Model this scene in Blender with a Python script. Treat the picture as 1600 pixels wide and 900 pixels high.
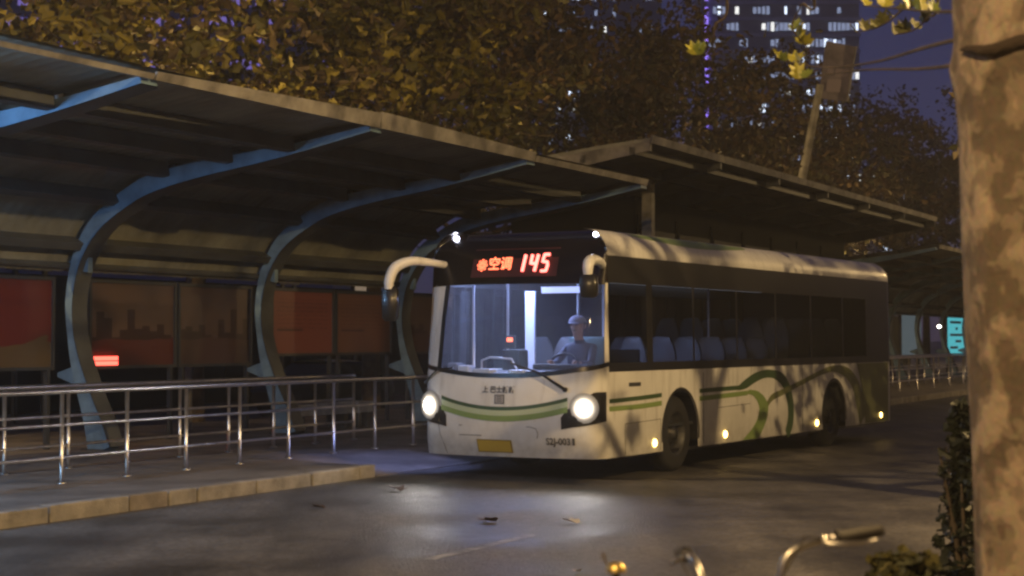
import bpy, math, random
from mathutils import Vector, Matrix
R = math.radians
scene = bpy.context.scene
for o in list(bpy.data.objects):
    bpy.data.objects.remove(o)
COL = scene.collection

# ------------------------------------------------------------------ camera
cam_d = bpy.data.cameras.new('camera')
cam = bpy.data.objects.new('camera', cam_d); COL.objects.link(cam)
cam.location = (0, 0, 1.75)
cam.rotation_euler = (R(90 + 1.70), 0, 0)
cam_d.sensor_width = 36; cam_d.lens = 60.75
cam_d.clip_start = 0.05; cam_d.clip_end = 3000
cam_d.dof.use_dof = True; cam_d.dof.focus_distance = 22; cam_d.dof.aperture_fstop = 3.4
scene.camera = cam

# ------------------------------------------------------------------ sky, moonlight, exposure
world = bpy.data.worlds.new('World'); scene.world = world; world.use_nodes = True
nt = world.node_tree; nt.nodes.clear()
sky = nt.nodes.new('ShaderNodeTexSky'); sky.sky_type = 'NISHITA'; sky.sun_disc = False
sky.sun_elevation = R(20.0); sky.sun_rotation = R(200); sky.air_density = 1.0; sky.dust_density = 0.3; sky.ozone_density = 6
tint = nt.nodes.new('ShaderNodeMix'); tint.data_type = 'RGBA'; tint.blend_type = 'MULTIPLY'
tint.inputs['Factor'].default_value = 1
tint.inputs['B'].default_value = (0.86, 0.58, 1.2, 1)
bg = nt.nodes.new('ShaderNodeBackground'); bg.inputs['Strength'].default_value = 0.0135
wo = nt.nodes.new('ShaderNodeOutputWorld')
nt.links.new(sky.outputs['Color'], tint.inputs['A'])
nt.links.new(tint.outputs['Result'], bg.inputs['Color'])
nt.links.new(bg.outputs['Background'], wo.inputs['Surface'])
sd = bpy.data.lights.new('moonlight', 'SUN'); sd.energy = 0.004; sd.angle = R(10); sd.color = (0.75, 0.8, 1)
so = bpy.data.objects.new('moonlight', sd); COL.objects.link(so); so.rotation_euler = (R(35), 0, R(200))

vs = scene.view_settings
vs.view_transform = 'Standard'; vs.look = 'None'; vs.exposure = 0.0; vs.gamma = 1.0; vs.use_curve_mapping = False
scene.render.engine = 'CYCLES'
cy = scene.cycles
cy.use_denoising = True
cy.max_bounces = 5; cy.diffuse_bounces = 2; cy.glossy_bounces = 3; cy.transparent_max_bounces = 14
cy.transmission_bounces = 6
cy.volume_bounces = 0
cy.sample_clamp_indirect = 2.0; cy.sample_clamp_direct = 0
cy.caustics_reflective = False; cy.caustics_refractive = False
scene.render.filter_size = 2.5
cy.filter_width = 2.5

# ------------------------------------------------------------------ materials
MATS = {}
def mat(name, col, rough=0.6, metal=0.0, var=0.0, scale=4.0, bump=0.0, bscale=None, emit=None, estr=0.0,
        col2=None, coat=0.0, spec=0.5, rvar=0.0, detail=6.0, ramp=(0.35, 0.65), trans=0.0):
    m = bpy.data.materials.new(name); m.use_nodes = True
    n = m.node_tree.nodes; l = m.node_tree.links
    b = n['Principled BSDF']
    b.inputs['Base Color'].default_value = (*col, 1)
    b.inputs['Roughness'].default_value = rough; b.inputs['Metallic'].default_value = metal
    b.inputs['Coat Weight'].default_value = coat; b.inputs['Coat Roughness'].default_value = 0.08
    b.inputs['Specular IOR Level'].default_value = spec
    if emit:
        b.inputs['Emission Color'].default_value = (*emit, 1); b.inputs['Emission Strength'].default_value = estr
    if var > 0 or col2 or bump > 0 or rvar > 0:
        tc = n.new('ShaderNodeTexCoord')
        nz = n.new('ShaderNodeTexNoise'); nz.inputs['Scale'].default_value = scale; nz.inputs['Detail'].default_value = detail
        nz.inputs['Roughness'].default_value = 0.62
        l.new(tc.outputs['Object'], nz.inputs['Vector'])
        if var > 0 or col2:
            c2 = col2 or tuple(max(0, c * (1 - var)) for c in col)
            rp = n.new('ShaderNodeValToRGB')
            rp.color_ramp.elements[0].position = ramp[0]; rp.color_ramp.elements[1].position = ramp[1]
            rp.color_ramp.elements[0].color = (*c2, 1)
            rp.color_ramp.elements[1].color = (*(tuple(min(1, c * (1 + var * .5)) for c in col)), 1)
            l.new(nz.outputs['Fac'], rp.inputs['Fac']); l.new(rp.outputs['Color'], b.inputs['Base Color'])
        if rvar > 0:
            mr = n.new('ShaderNodeMapRange'); mr.inputs['From Min'].default_value = .3; mr.inputs['From Max'].default_value = .7
            mr.inputs['To Min'].default_value = rough - rvar; mr.inputs['To Max'].default_value = rough + rvar
            l.new(nz.outputs['Fac'], mr.inputs['Value']); l.new(mr.outputs['Result'], b.inputs['Roughness'])
        if bump > 0:
            n2 = n.new('ShaderNodeTexNoise'); n2.inputs['Scale'].default_value = bscale or scale * 6; n2.inputs['Detail'].default_value = 4
            l.new(tc.outputs['Object'], n2.inputs['Vector'])
            bp = n.new('ShaderNodeBump'); bp.inputs['Strength'].default_value = bump; bp.inputs['Distance'].default_value = 0.02
            l.new(n2.outputs['Fac'], bp.inputs['Height']); l.new(bp.outputs['Normal'], b.inputs['Normal'])
    MATS[name] = m
    return m

def glass(name, tint, refl=1.0, rough=0.02, film=0.0):
    m = bpy.data.materials.new(name); m.use_nodes = True
    n = m.node_tree.nodes; l = m.node_tree.links; n.clear()
    out = n.new('ShaderNodeOutputMaterial'); mx = n.new('ShaderNodeMixShader')
    tr = n.new('ShaderNodeBsdfTransparent'); tr.inputs['Color'].default_value = (*tint, 1)
    gl = n.new('ShaderNodeBsdfGlossy'); gl.inputs['Roughness'].default_value = rough
    gl.inputs['Color'].default_value = (refl, refl, refl, 1)
    fr = n.new('ShaderNodeLayerWeight'); fr.inputs['Blend'].default_value = .5
    pw = n.new('ShaderNodeMath'); pw.operation = 'POWER'; pw.inputs[1].default_value = 5; l.new(fr.outputs['Facing'], pw.inputs[0])
    ma = n.new('ShaderNodeMath'); ma.operation = 'MULTIPLY_ADD'; ma.inputs[1].default_value = .9; ma.inputs[2].default_value = .06
    l.new(pw.outputs[0], ma.inputs[0]); l.new(ma.outputs[0], mx.inputs['Fac']); l.new(tr.outputs['BSDF'], mx.inputs[1]); l.new(gl.outputs['BSDF'], mx.inputs[2])
    if film:      # translucent film added so the pane glows with cab light
        fm = n.new('ShaderNodeMixShader'); fm.inputs['Fac'].default_value = film
        tl_ = n.new('ShaderNodeBsdfTranslucent'); tl_.inputs['Color'].default_value = (.8, .8, .8, 1)
        l.new(mx.outputs['Shader'], fm.inputs[1]); l.new(tl_.outputs['BSDF'], fm.inputs[2]); l.new(fm.outputs['Shader'], out.inputs['Surface'])
    else:
        l.new(mx.outputs['Shader'], out.inputs['Surface'])
    MATS[name] = m
    return m

def emis(name, col, s, base=(0.02, 0.02, 0.02)):
    return mat(name, base, 0.4, emit=col, estr=s)

M_ASPH = mat('asphalt', (0.105, 0.099, 0.094), 0.56, var=0.5, spec=.4, scale=0.55, bump=0.7, bscale=38, rvar=0.16, detail=9)
M_PAVE = mat('paving', (0.17, 0.15, 0.135), 0.75, var=0.45, scale=1.3, bump=0.4, bscale=25, detail=9)
M_KERB = mat('kerb_granite', (0.26, 0.235, 0.20), 0.8, var=0.4, scale=3.0, bump=0.4, bscale=40)
M_KERB2 = mat('kerb_granite_dark', (0.20, 0.17, 0.135), 0.8, var=0.4, scale=3.0, bump=0.4, bscale=40)
M_LINE = mat('road_paint', (0.30, 0.29, 0.26), 0.6, col2=(0.055, 0.053, 0.05), scale=6, ramp=(.38, .62))
M_EARTH = mat('earth', (0.06, 0.05, 0.035), 0.9, var=0.5, scale=3, bump=.5, bscale=12)
M_STEEL = mat('stainless_steel', (0.74, 0.71, 0.66), 0.34, 1.0, rvar=0.06, scale=8, var=0.12)
M_BLUE = mat('blue_rib_paint', (0.19, 0.30, 0.41), 0.5, var=0.35, scale=2.5)
M_ROOF = mat('roof_sheet', (0.24, 0.24, 0.19), 0.5, var=0.4, scale=1.2)
M_PURL = mat('purlin_paint', (0.07, 0.075, 0.075), 0.6, var=0.3, scale=2)
M_FASC = mat('fascia_metal', (0.27, 0.255, 0.225), 0.6, var=0.6, scale=1.8)
M_FRAME = mat('board_frame', (0.05, 0.055, 0.065), 0.4, 0.3)
M_WHITE = mat('bus_white_paint', (0.76, 0.76, 0.74), 0.40, var=0.10, scale=1.3, coat=0.12, rvar=0.05, detail=8)
M_BLACK = mat('bus_black_trim', (0.012, 0.012, 0.013), 0.32, coat=0.2)
M_VISOR = mat('visor_glass', (0.012, 0.010, 0.010), 0.22, coat=0.2)
M_RUB = mat('rubber', (0.018, 0.018, 0.018), 0.75, bump=.2, bscale=60)
M_DGRN = mat('dark_green_vinyl', (0.050, 0.095, 0.035), 0.4)
M_LGRN = mat('light_green_vinyl', (0.22, 0.32, 0.10), 0.4)
M_PGRN = mat('pale_green_vinyl', (0.48, 0.56, 0.36), 0.4)
M_OGRN = mat('olive_green_vinyl', (0.17, 0.19, 0.075), 0.4)
M_RIM = mat('wheel_rim', (0.07, 0.07, 0.07), 0.45, 0.6, var=.4, scale=9)
M_WS = glass('windscreen_glass', (0.86, 0.90, 0.93), 0.9, film=.07)
M_SG = glass('side_glass', (0.36, 0.37, 0.38), 0.9)
M_INT = mat('interior_grey', (0.20, 0.21, 0.22), 0.7)
M_INTD = mat('interior_dark', (0.022, 0.025, 0.028), 0.7)
M_SEAT = mat('seat_plastic', (0.085, 0.09, 0.10), 0.5)
M_SEATB = mat('seat_fabric', (0.05, 0.10, 0.11), 0.8)
M_POLE = mat('handrail_paint', (0.55, 0.58, 0.65), 0.35)
M_ILAMP = emis('interior_lamp', (0.42, 0.52, 1.0), 85.0, (.6, .6, .6))
M_IPAN = emis('interior_panel_lamp', (0.45, 0.55, 1.0), 1.5, (.4, .4, .5))
M_LED = emis('red_led', (1.0, 0.16, 0.07), 4.2)
M_LED2 = emis('red_led_route', (1.0, 0.14, 0.11), 6.0)
M_HEAD = emis('headlamp_lens', (1.0, 0.93, 0.82), 45.0)
M_BLOOM = emis('headlamp_bloom', (1.0, 0.9, 0.78), 5.0, (.7, .7, .7))
BLOOM_RINGS = [(rr, emis('headlamp_bloom', (1.0, .85, .66), st, (.3, .3, .3))) for rr, st in ((.185, .05), (.168, .13), (.150, .32), (.132, .75), (.112, 1.8))]  # stepped glow over the reflector imitates lens bloom
M_CLR = emis('clearance_lamp', (0.78, 0.80, 1.0), 30.0)
M_MARK = emis('side_marker_lamp', (1.0, 0.62, 0.16), 14.0)
M_TAILREFL = emis('red_reflection_strip', (1.0, 0.09, 0.06), 4.5)
M_PLATE = mat('yellow_plate', (0.52, 0.36, 0.05), 0.5)
M_GREYTXT = mat('grey_lettering', (0.05, 0.05, 0.055), 0.5)
M_CHROME = mat('mirror_chrome', (0.75, 0.75, 0.78), 0.08, 1.0)
M_SKIN = mat('skin', (0.28, 0.17, 0.12), 0.55)
M_SHIRT = mat('shirt', (0.03, 0.035, 0.06), 0.8)
M_TROUS = mat('trousers', (0.02, 0.02, 0.025), 0.85)
M_CAP = mat('cap_cloth', (0.15, 0.16, 0.23), 0.8)
M_HAIR = mat('hair', (0.012, 0.010, 0.009), 0.6)
M_TRUNK = mat('tree_bark', (0.10, 0.075, 0.05), 0.9, var=.5, scale=5, bump=.6, bscale=14)
M_LEAF = [mat('leaf_ochre', (0.20, 0.165, 0.022), 0.6), mat('leaf_brown', (0.085, 0.058, 0.020), 0.65),
          mat('leaf_olive', (0.105, 0.098, 0.018), 0.6)]
M_LEAFD = [mat('leaf_dull_brown', (0.075, 0.055, 0.024), 0.7), mat('leaf_dark_olive', (0.060, 0.055, 0.018), 0.7),
           mat('leaf_rust', (0.10, 0.062, 0.022), 0.7)]
M_LEAFG = [mat('shrub_dark', (0.007, 0.012, 0.006), 0.6), mat('shrub_mid', (0.010, 0.015, 0.007), 0.6)]
M_LEAFH = [mat('hedge_yellow', (0.09, 0.08, 0.02), 0.7), mat('hedge_green', (0.045, 0.048, 0.016), 0.7), mat('hedge_dark', (.05, .05, .02), .6)]
M_LEAFN = [mat('near_leaf_yellow', (0.38, 0.36, 0.05), 0.5, var=.3, scale=14), mat('near_leaf_green', (0.20, 0.25, 0.05), 0.5, var=.3, scale=14)]
M_DRY = mat('dry_leaf', (0.07, 0.04, 0.02), 0.7)
M_SODIUM = emis('sodium_lens', (1.0, 0.62, 0.22), 60.0)
M_LPOLE = mat('galvanised_pole', (0.30, 0.29, 0.27), 0.55, 0.4, var=.2)
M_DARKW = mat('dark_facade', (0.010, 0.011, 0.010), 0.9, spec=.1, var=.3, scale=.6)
M_BODYC = mat('concrete_facade', (0.13, 0.16, 0.27), 0.8, var=.2, scale=.05)
M_BAND = mat('facade_band', (0.40, 0.46, 0.66), 0.7)
M_WINC = emis('lit_window_cool', (0.72, 0.82, 1.0), 3.0)
M_WINW = emis('lit_window_white', (0.95, 0.95, 0.92), 2.0)
M_WIND = emis('lit_window_dim', (0.55, 0.66, 1.0), 0.7)
M_WINV = emis('lit_window_violet', (0.36, 0.27, 0.95), 0.6)
M_PURP = emis('violet_led_strip', (0.32, 0.20, 1.0), 2.4)
M_TEAL = emis('teal_light_panel', (0.10, 0.60, 0.68), 0.75)
M_TEALD = emis('grey_light_panel', (0.20, 0.27, 0.30), 0.32)
M_TUBE = emis('cool_tube_lamp', (0.35, 0.62, 1.0), 30.0)
M_CARY = mat('yellow_car_paint', (0.72, 0.56, 0.09), 0.5)
M_CARG = mat('car_glass', (0.01, 0.01, 0.012), 0.1)
M_BIKE = mat('bicycle_paint', (0.03, 0.035, 0.04), 0.4, coat=.4)
M_BSTEEL = mat('dull_chrome', (0.42, 0.40, 0.37), 0.36, 1.0)
M_GRIP = mat('grip_rubber', (0.03, 0.025, 0.022), 0.7)
M_BRASS = mat('bell_brass', (0.62, 0.46, 0.17), 0.42, 1.0)
M_SIGNB = mat('sign_back', (0.26, 0.22, 0.19), 0.6, var=.35, scale=3)

def grimy_paint(m):
    n = m.node_tree.nodes; l = m.node_tree.links; b = n['Principled BSDF']
    src = b.inputs['Base Color'].links[0].from_socket
    tc = n.new('ShaderNodeTexCoord'); sp = n.new('ShaderNodeSeparateXYZ'); l.new(tc.outputs['Object'], sp.inputs['Vector'])
    mp = n.new('ShaderNodeMapping'); mp.inputs['Scale'].default_value = (5, 5, .7); l.new(tc.outputs['Object'], mp.inputs['Vector'])
    st = n.new('ShaderNodeTexNoise'); st.inputs['Scale'].default_value = 1.6; st.inputs['Detail'].default_value = 7; l.new(mp.outputs['Vector'], st.inputs['Vector'])
    sr = n.new('ShaderNodeMapRange'); sr.inputs['From Min'].default_value = .52; sr.inputs['From Max'].default_value = .78; sr.inputs['To Max'].default_value = .42
    l.new(st.outputs['Fac'], sr.inputs['Value'])
    fz = n.new('ShaderNodeMapRange'); fz.inputs['From Min'].default_value = .85; fz.inputs['From Max'].default_value = .25; fz.inputs['To Max'].default_value = .9
    l.new(sp.outputs['Z'], fz.inputs['Value'])
    spn = n.new('ShaderNodeTexNoise'); spn.inputs['Scale'].default_value = 9; spn.inputs['Detail'].default_value = 8; l.new(tc.outputs['Object'], spn.inputs['Vector'])
    mu = n.new('ShaderNodeMath'); mu.operation = 'MULTIPLY'; l.new(fz.outputs['Result'], mu.inputs[0]); l.new(spn.outputs['Fac'], mu.inputs[1])
    mx_ = n.new('ShaderNodeMath'); mx_.operation = 'MAXIMUM'; l.new(mu.outputs[0], mx_.inputs[0]); l.new(sr.outputs['Result'], mx_.inputs[1])
    mix = n.new('ShaderNodeMix'); mix.data_type = 'RGBA'; mix.inputs['B'].default_value = (.20, .18, .15, 1)
    l.new(mx_.outputs[0], mix.inputs['Factor']); l.new(src, mix.inputs['A']); l.new(mix.outputs['Result'], b.inputs['Base Color'])
grimy_paint(M_WHITE)

def bark_material():
    m = bpy.data.materials.new('plane_bark'); m.use_nodes = True
    n = m.node_tree.nodes; l = m.node_tree.links; b = n['Principled BSDF']
    b.inputs['Roughness'].default_value = 0.85
    tc = n.new('ShaderNodeTexCoord')
    mp = n.new('ShaderNodeMapping'); mp.inputs['Scale'].default_value = (1, 1, 0.7)
    l.new(tc.outputs['Object'], mp.inputs['Vector'])
    wn = n.new('ShaderNodeTexNoise'); wn.inputs['Scale'].default_value = 7; wn.inputs['Detail'].default_value = 3
    l.new(mp.outputs['Vector'], wn.inputs['Vector'])
    mxv = n.new('ShaderNodeMix'); mxv.data_type = 'RGBA'; mxv.inputs['Factor'].default_value = 0.16
    l.new(mp.outputs['Vector'], mxv.inputs['A']); l.new(wn.outputs['Color'], mxv.inputs['B'])
    n1 = n.new('ShaderNodeTexNoise'); n1.inputs['Scale'].default_value = 9.0; n1.inputs['Detail'].default_value = 2.5
    l.new(mxv.outputs['Result'], n1.inputs['Vector'])
    rp = n.new('ShaderNodeValToRGB'); rp.color_ramp.interpolation = 'LINEAR'
    e = rp.color_ramp.elements
    e[0].position = .40; e[0].color = (0.115, 0.076, 0.043, 1)
    e[1].position = .66; e[1].color = (0.34, 0.245, 0.145, 1)
    for p_, c_ in ((.462, (0.135, 0.09, 0.052, 1)), (.475, (0.205, 0.142, 0.082, 1)), (.555, (0.23, 0.16, 0.095, 1)), (.572, (0.31, 0.22, 0.13, 1))):
        x = e.new(p_); x.color = c_
    l.new(n1.outputs['Fac'], rp.inputs['Fac'])
    n2 = n.new('ShaderNodeTexNoise'); n2.inputs['Scale'].default_value = 45; n2.inputs['Detail'].default_value = 5
    l.new(tc.outputs['Object'], n2.inputs['Vector'])
    m2 = n.new('ShaderNodeMix'); m2.data_type = 'RGBA'; m2.blend_type = 'OVERLAY'; m2.inputs['Factor'].default_value = .35
    l.new(rp.outputs['Color'], m2.inputs['A']); l.new(n2.outputs['Color'], m2.inputs['B'])
    hs = n.new('ShaderNodeHueSaturation'); hs.inputs['Saturation'].default_value = .75; hs.inputs['Value'].default_value = .98
    l.new(m2.outputs['Result'], hs.inputs['Color'])
    l.new(hs.outputs['Color'], b.inputs['Base Color'])
    bp = n.new('ShaderNodeBump'); bp.inputs['Strength'].default_value = .8; bp.inputs['Distance'].default_value = .04
    l.new(n1.outputs['Fac'], bp.inputs['Height']); l.new(bp.outputs['Normal'], b.inputs['Normal'])
    return m
M_PLANE = bark_material()

def poster(name, kind, c1, c2, c3, seed=0.0):
    """flat print on a board; Generated coords: y along the board, z up"""
    m = bpy.data.materials.new(name); m.use_nodes = True
    n = m.node_tree.nodes; l = m.node_tree.links; b = n['Principled BSDF']; b.inputs['Roughness'].default_value = .35
    tc = n.new('ShaderNodeTexCoord'); sp = n.new('ShaderNodeSeparateXYZ'); l.new(tc.outputs['Generated'], sp.inputs['Vector'])
    def math_(op, a, c=None):
        q = n.new('ShaderNodeMath'); q.operation = op
        for i, v in enumerate((a, c)):
            if v is None: continue
            if isinstance(v, (int, float)): q.inputs[i].default_value = v
            else: l.new(v, q.inputs[i])
        return q.outputs[0]
    def mix(f, a, c):
        q = n.new('ShaderNodeMix'); q.data_type = 'RGBA'
        l.new(f, q.inputs['Factor'])
        for k, v in (('A', a), ('B', c)):
            if isinstance(v, tuple): q.inputs[k].default_value = (*v, 1)
            else: l.new(v, q.inputs[k])
        return q.outputs['Result']
    nz = n.new('ShaderNodeTexNoise'); nz.noise_dimensions = '2D'
    cb = n.new('ShaderNodeCombineXYZ'); l.new(sp.outputs['Y'], cb.inputs['X']); l.new(sp.outputs['Z'], cb.inputs['Y'])
    cb.inputs['Z'].default_value = seed
    mp = n.new('ShaderNodeVectorMath'); mp.operation = 'ADD'; mp.inputs[1].default_value = (seed, seed * 1.7, 0)
    l.new(cb.outputs['Vector'], mp.inputs[0]); l.new(mp.outputs['Vector'], nz.inputs['Vector'])
    Y, Z = sp.outputs['Y'], sp.outputs['Z']
    if kind == 'wave':
        nz.inputs['Scale'].default_value = 3.0
        h = math_('ADD', math_('MULTIPLY', nz.outputs['Fac'], .55), 0.02)
        f = math_('LESS_THAN', Z, h)
        col = mix(f, c1, c2)
        st = math_('GREATER_THAN', math_('SINE', math_('MULTIPLY', Z, 60)), .75)
        inn = math_('MULTIPLY', math_('GREATER_THAN', Z, .5), math_('MULTIPLY', math_('GREATER_THAN', Y, .12), math_('LESS_THAN', Y, .68)))
        col = mix(math_('MULTIPLY', math_('MULTIPLY', st, inn), .5), col, c3)
    elif kind == 'city':
        nz.inputs['Scale'].default_value = 2.0
        wn = n.new('ShaderNodeTexWhiteNoise'); wn.noise_dimensions = '1D'
        l.new(math_('FLOOR', math_('ADD', math_('MULTIPLY', Y, 11), seed * 10)), wn.inputs['W'])
        h = math_('ADD', math_('MULTIPLY', math_('POWER', wn.outputs['Value'], 2.5), .42), .34)
        f = math_('LESS_THAN', Z, h)
        skyc = mix(nz.outputs['Fac'], c1, tuple(c * .75 for c in c1))
        col = mix(f, skyc, c2)
        f2 = math_('LESS_THAN', Z, math_('ADD', math_('MULTIPLY', nz.outputs['Fac'], .12), .26))
        col = mix(f2, col, c3)
    else:
        nz.inputs['Scale'].default_value = 40
        rows = math_('GREATER_THAN', math_('SINE', math_('MULTIPLY', Z, 95)), .1)
        tx = math_('GREATER_THAN', nz.outputs['Fac'], .5)
        inn = math_('MULTIPLY', math_('MULTIPLY', math_('GREATER_THAN', Z, .36), math_('LESS_THAN', Z, .88)),
                    math_('MULTIPLY', math_('GREATER_THAN', Y, .08), math_('LESS_THAN', Y, .92)))
        f = math_('MULTIPLY', math_('MULTIPLY', rows, tx), inn)
        col = mix(math_('MULTIPLY', f, .6), c1, c2)
        bar = math_('MULTIPLY', math_('GREATER_THAN', Z, .36), math_('LESS_THAN', Z, .39))
        bar = math_('MULTIPLY', bar, math_('MULTIPLY', math_('GREATER_THAN', Y, .08), math_('LESS_THAN', Y, .5)))
        col = mix(bar, col, c3)
    l.new(col, b.inputs['Base Color'])
    return m

HAZE = 0.0016
def aggregate(m):
    n = m.node_tree.nodes; l = m.node_tree.links; b = n['Principled BSDF']; src = b.inputs['Base Color'].links[0].from_socket
    tc = n.new('ShaderNodeTexCoord')
    vo = n.new('ShaderNodeTexVoronoi'); vo.inputs['Scale'].default_value = 26; l.new(tc.outputs['Object'], vo.inputs['Vector'])
    mp = n.new('ShaderNodeMapping'); mp.inputs['Rotation'].default_value = (0, 0, R(26.2)); mp.inputs['Scale'].default_value = (1.3, .16, 1); l.new(tc.outputs['Object'], mp.inputs['Vector'])
    st = n.new('ShaderNodeTexNoise'); st.inputs['Scale'].default_value = 1.0; st.inputs['Detail'].default_value = 5; l.new(mp.outputs['Vector'], st.inputs['Vector'])
    r1 = n.new('ShaderNodeMapRange'); r1.inputs['To Min'].default_value = .62; r1.inputs['To Max'].default_value = 1.35; l.new(vo.outputs['Color'], r1.inputs['Value'])
    r2 = n.new('ShaderNodeMapRange'); r2.inputs['From Min'].default_value = .35; r2.inputs['From Max'].default_value = .65; r2.inputs['To Min'].default_value = .6; r2.inputs['To Max'].default_value = 1.25; l.new(st.outputs['Fac'], r2.inputs['Value'])
    mu = n.new('ShaderNodeMath'); mu.operation = 'MULTIPLY'; l.new(r1.outputs['Result'], mu.inputs[0]); l.new(r2.outputs['Result'], mu.inputs[1])
    vm = n.new('ShaderNodeVectorMath'); vm.operation = 'SCALE'; l.new(src, vm.inputs[0]); l.new(mu.outputs[0], vm.inputs['Scale'])
    l.new(vm.outputs['Vector'], b.inputs['Base Color'])
aggregate(M_ASPH)
# ------------------------------------------------------------------ mesh helpers
class MB:
    def __init__(s): s.v = []; s.f = []; s.mi = []
    def add(s, vs, fs, mi=0):
        o = len(s.v); s.v += [tuple(v) for v in vs]; s.f += [tuple(i + o for i in f) for f in fs]; s.mi += [mi] * len(fs)
        return s
    def box(s, x0, x1, y0, y1, z0, z1, mi=0):
        return s.add([(x0,y0,z0),(x1,y0,z0),(x1,y1,z0),(x0,y1,z0),(x0,y0,z1),(x1,y0,z1),(x1,y1,z1),(x0,y1,z1)],
              [(0,3,2,1),(4,5,6,7),(0,1,5,4),(1,2,6,5),(2,3,7,6),(3,0,4,7)], mi)
    def tube(s, pts, rad, seg=10, cap=True, mi=0):
        pts = [Vector(p) for p in pts]
        if not hasattr(rad, '__len__'): rad = [rad] * len(pts)
        vs, fs = [], []
        up = Vector((0, 0, 1)); prev = None
        for i, p in enumerate(pts):
            d = (pts[min(i+1, len(pts)-1)] - pts[max(i-1, 0)]).normalized()
            if prev is None:
                a = d.cross(up)
                if a.length < 1e-3: a = d.cross(Vector((1, 0, 0)))
                a.normalize()
            else:
                a = prev - d * prev.dot(d)
                a.normalize()
            prev = a; b = d.cross(a)
            for k in range(seg):
                t = 2 * math.pi * k / seg
                vs.append(p + (a * math.cos(t) + b * math.sin(t)) * rad[i])
        for i in range(len(pts) - 1):
            for k in range(seg):
                k2 = (k + 1) % seg
                fs.append((i*seg+k, i*seg+k2, (i+1)*seg+k2, (i+1)*seg+k))
        if cap:
            fs.append(tuple(range(seg))); fs.append(tuple((len(pts)-1)*seg + k for k in reversed(range(seg))))
        return s.add(vs, fs, mi)
    def grid(s, rows, mi=0):
        nr, nc = len(rows), len(rows[0])
        vs = [p for r in rows for p in r]
        fs = [(i*nc+j, i*nc+j+1, (i+1)*nc+j+1, (i+1)*nc+j) for i in range(nr-1) for j in range(nc-1)]
        return s.add(vs, fs, mi)
    def lathe(s, prof, centre, axis='x', seg=28, mi=0):
        """prof: list of (axial, radius)"""
        rows = []
        for k in range(seg + 1):
            t = 2*math.pi*k/seg; r_ = []
            for a, r in prof:
                c, sn = r*math.cos(t), r*math.sin(t)
                p = {'x': (a, c, sn), 'y': (c, a, sn), 'z': (c, sn, a)}[axis]
                r_.append((centre[0]+p[0], centre[1]+p[1], centre[2]+p[2]))
            rows.append(r_)
        return s.grid(rows, mi)
    def extr(s, prof, y0, y1, mi=0):
        """closed (x,z) profile extruded along y"""
        n = len(prof)
        vs = [(x, y0, z) for x, z in prof] + [(x, y1, z) for x, z in prof]
        fs = [(i, (i+1) % n, n+(i+1) % n, n+i) for i in range(n)] + [tuple(reversed(range(n))), tuple(range(n, 2*n))]
        return s.add(vs, fs, mi)
    def mesh(s, name, mats, smooth=False):
        me = bpy.data.meshes.new(name); me.from_pydata(s.v, [], s.f); me.update()
        for m in (mats if isinstance(mats, (list, tuple)) else [mats]): me.materials.append(m)
        if len(me.materials) > 1: me.polygons.foreach_set('material_index', s.mi)
        if smooth: me.polygons.foreach_set('use_smooth', [True]*len(me.polygons))
        return me
    def build(s, name, mats, parent=None, smooth=False, bevel=0):
        o = bpy.data.objects.new(name, s.mesh(name, mats, smooth)); COL.objects.link(o); o.parent = parent
        if bevel:
            b = o.modifiers.new('bevel', 'BEVEL'); b.width = bevel; b.segments = 2; b.limit_method = 'ANGLE'
        return o
def tag(o, label=None, cat=None, group=None, kind=None):
    for k, v in (('label', label), ('category', cat), ('group', group), ('kind', kind)):
        if v: o[k] = v
    return o
def empty(name, loc=(0, 0, 0), rz=0.0, label=None, cat=None, group=None):
    o = bpy.data.objects.new(name, None); COL.objects.link(o); o.location = loc; o.rotation_euler = (0, 0, rz)
    o.empty_display_size = .2
    return tag(o, label, cat, group)
def inst(me, name, parent, loc=(0, 0, 0), rot=(0, 0, 0), sc=(1, 1, 1)):
    o = bpy.data.objects.new(name, me); COL.objects.link(o); o.parent = parent
    o.location = loc; o.rotation_euler = rot; o.scale = sc
    return o
def text_mesh(body, size, offset=0.0, extrude=0.0, shear=0.0, align='CENTER', sx=1.0):
    cu = bpy.data.curves.new('lettering', 'FONT'); cu.body = body; cu.size = size; cu.offset = offset; cu.extrude = extrude
    cu.shear = shear; cu.align_x = align; cu.align_y = 'CENTER'; cu.resolution_u = 3
    o = bpy.data.objects.new('lettering', cu); COL.objects.link(o)
    dg = bpy.context.evaluated_depsgraph_get(); dg.update()
    me = bpy.data.meshes.new_from_object(o.evaluated_get(dg))
    bpy.data.objects.remove(o); bpy.data.curves.remove(cu)
    return me
def light(name, kind, parent, loc, energy, col, rot=(0, 0, 0), **kw):
    d = bpy.data.lights.new(name, kind); d.energy = energy; d.color = col
    for k, v in kw.items(): setattr(d, k, v)
    o = bpy.data.objects.new(name, d); COL.objects.link(o); o.parent = parent; o.location = loc; o.rotation_euler = rot
    return o
def catmull(pts, n=8):
    P = [Vector(p) for p in pts]; out = []
    for i in range(len(P)-1):
        a, b, c, d = P[max(i-1, 0)], P[i], P[i+1], P[min(i+2, len(P)-1)]
        for k in range(n):
            t = k/n
            out.append(.5*((2*b)+(c-a)*t+(2*a-5*b+4*c-d)*t*t+(3*b-a-3*c+d)*t**3))
    out.append(P[-1]); return out

def lerp(a, b, t): return a+(b-a)*t
def interp(tab, z):
    for (a, va), (b, vb) in zip(tab, tab[1:]):
        if z <= b:
            t = max(0, (z-a)/(b-a)); return va+(vb-va)*t
    return tab[-1][1]
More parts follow.
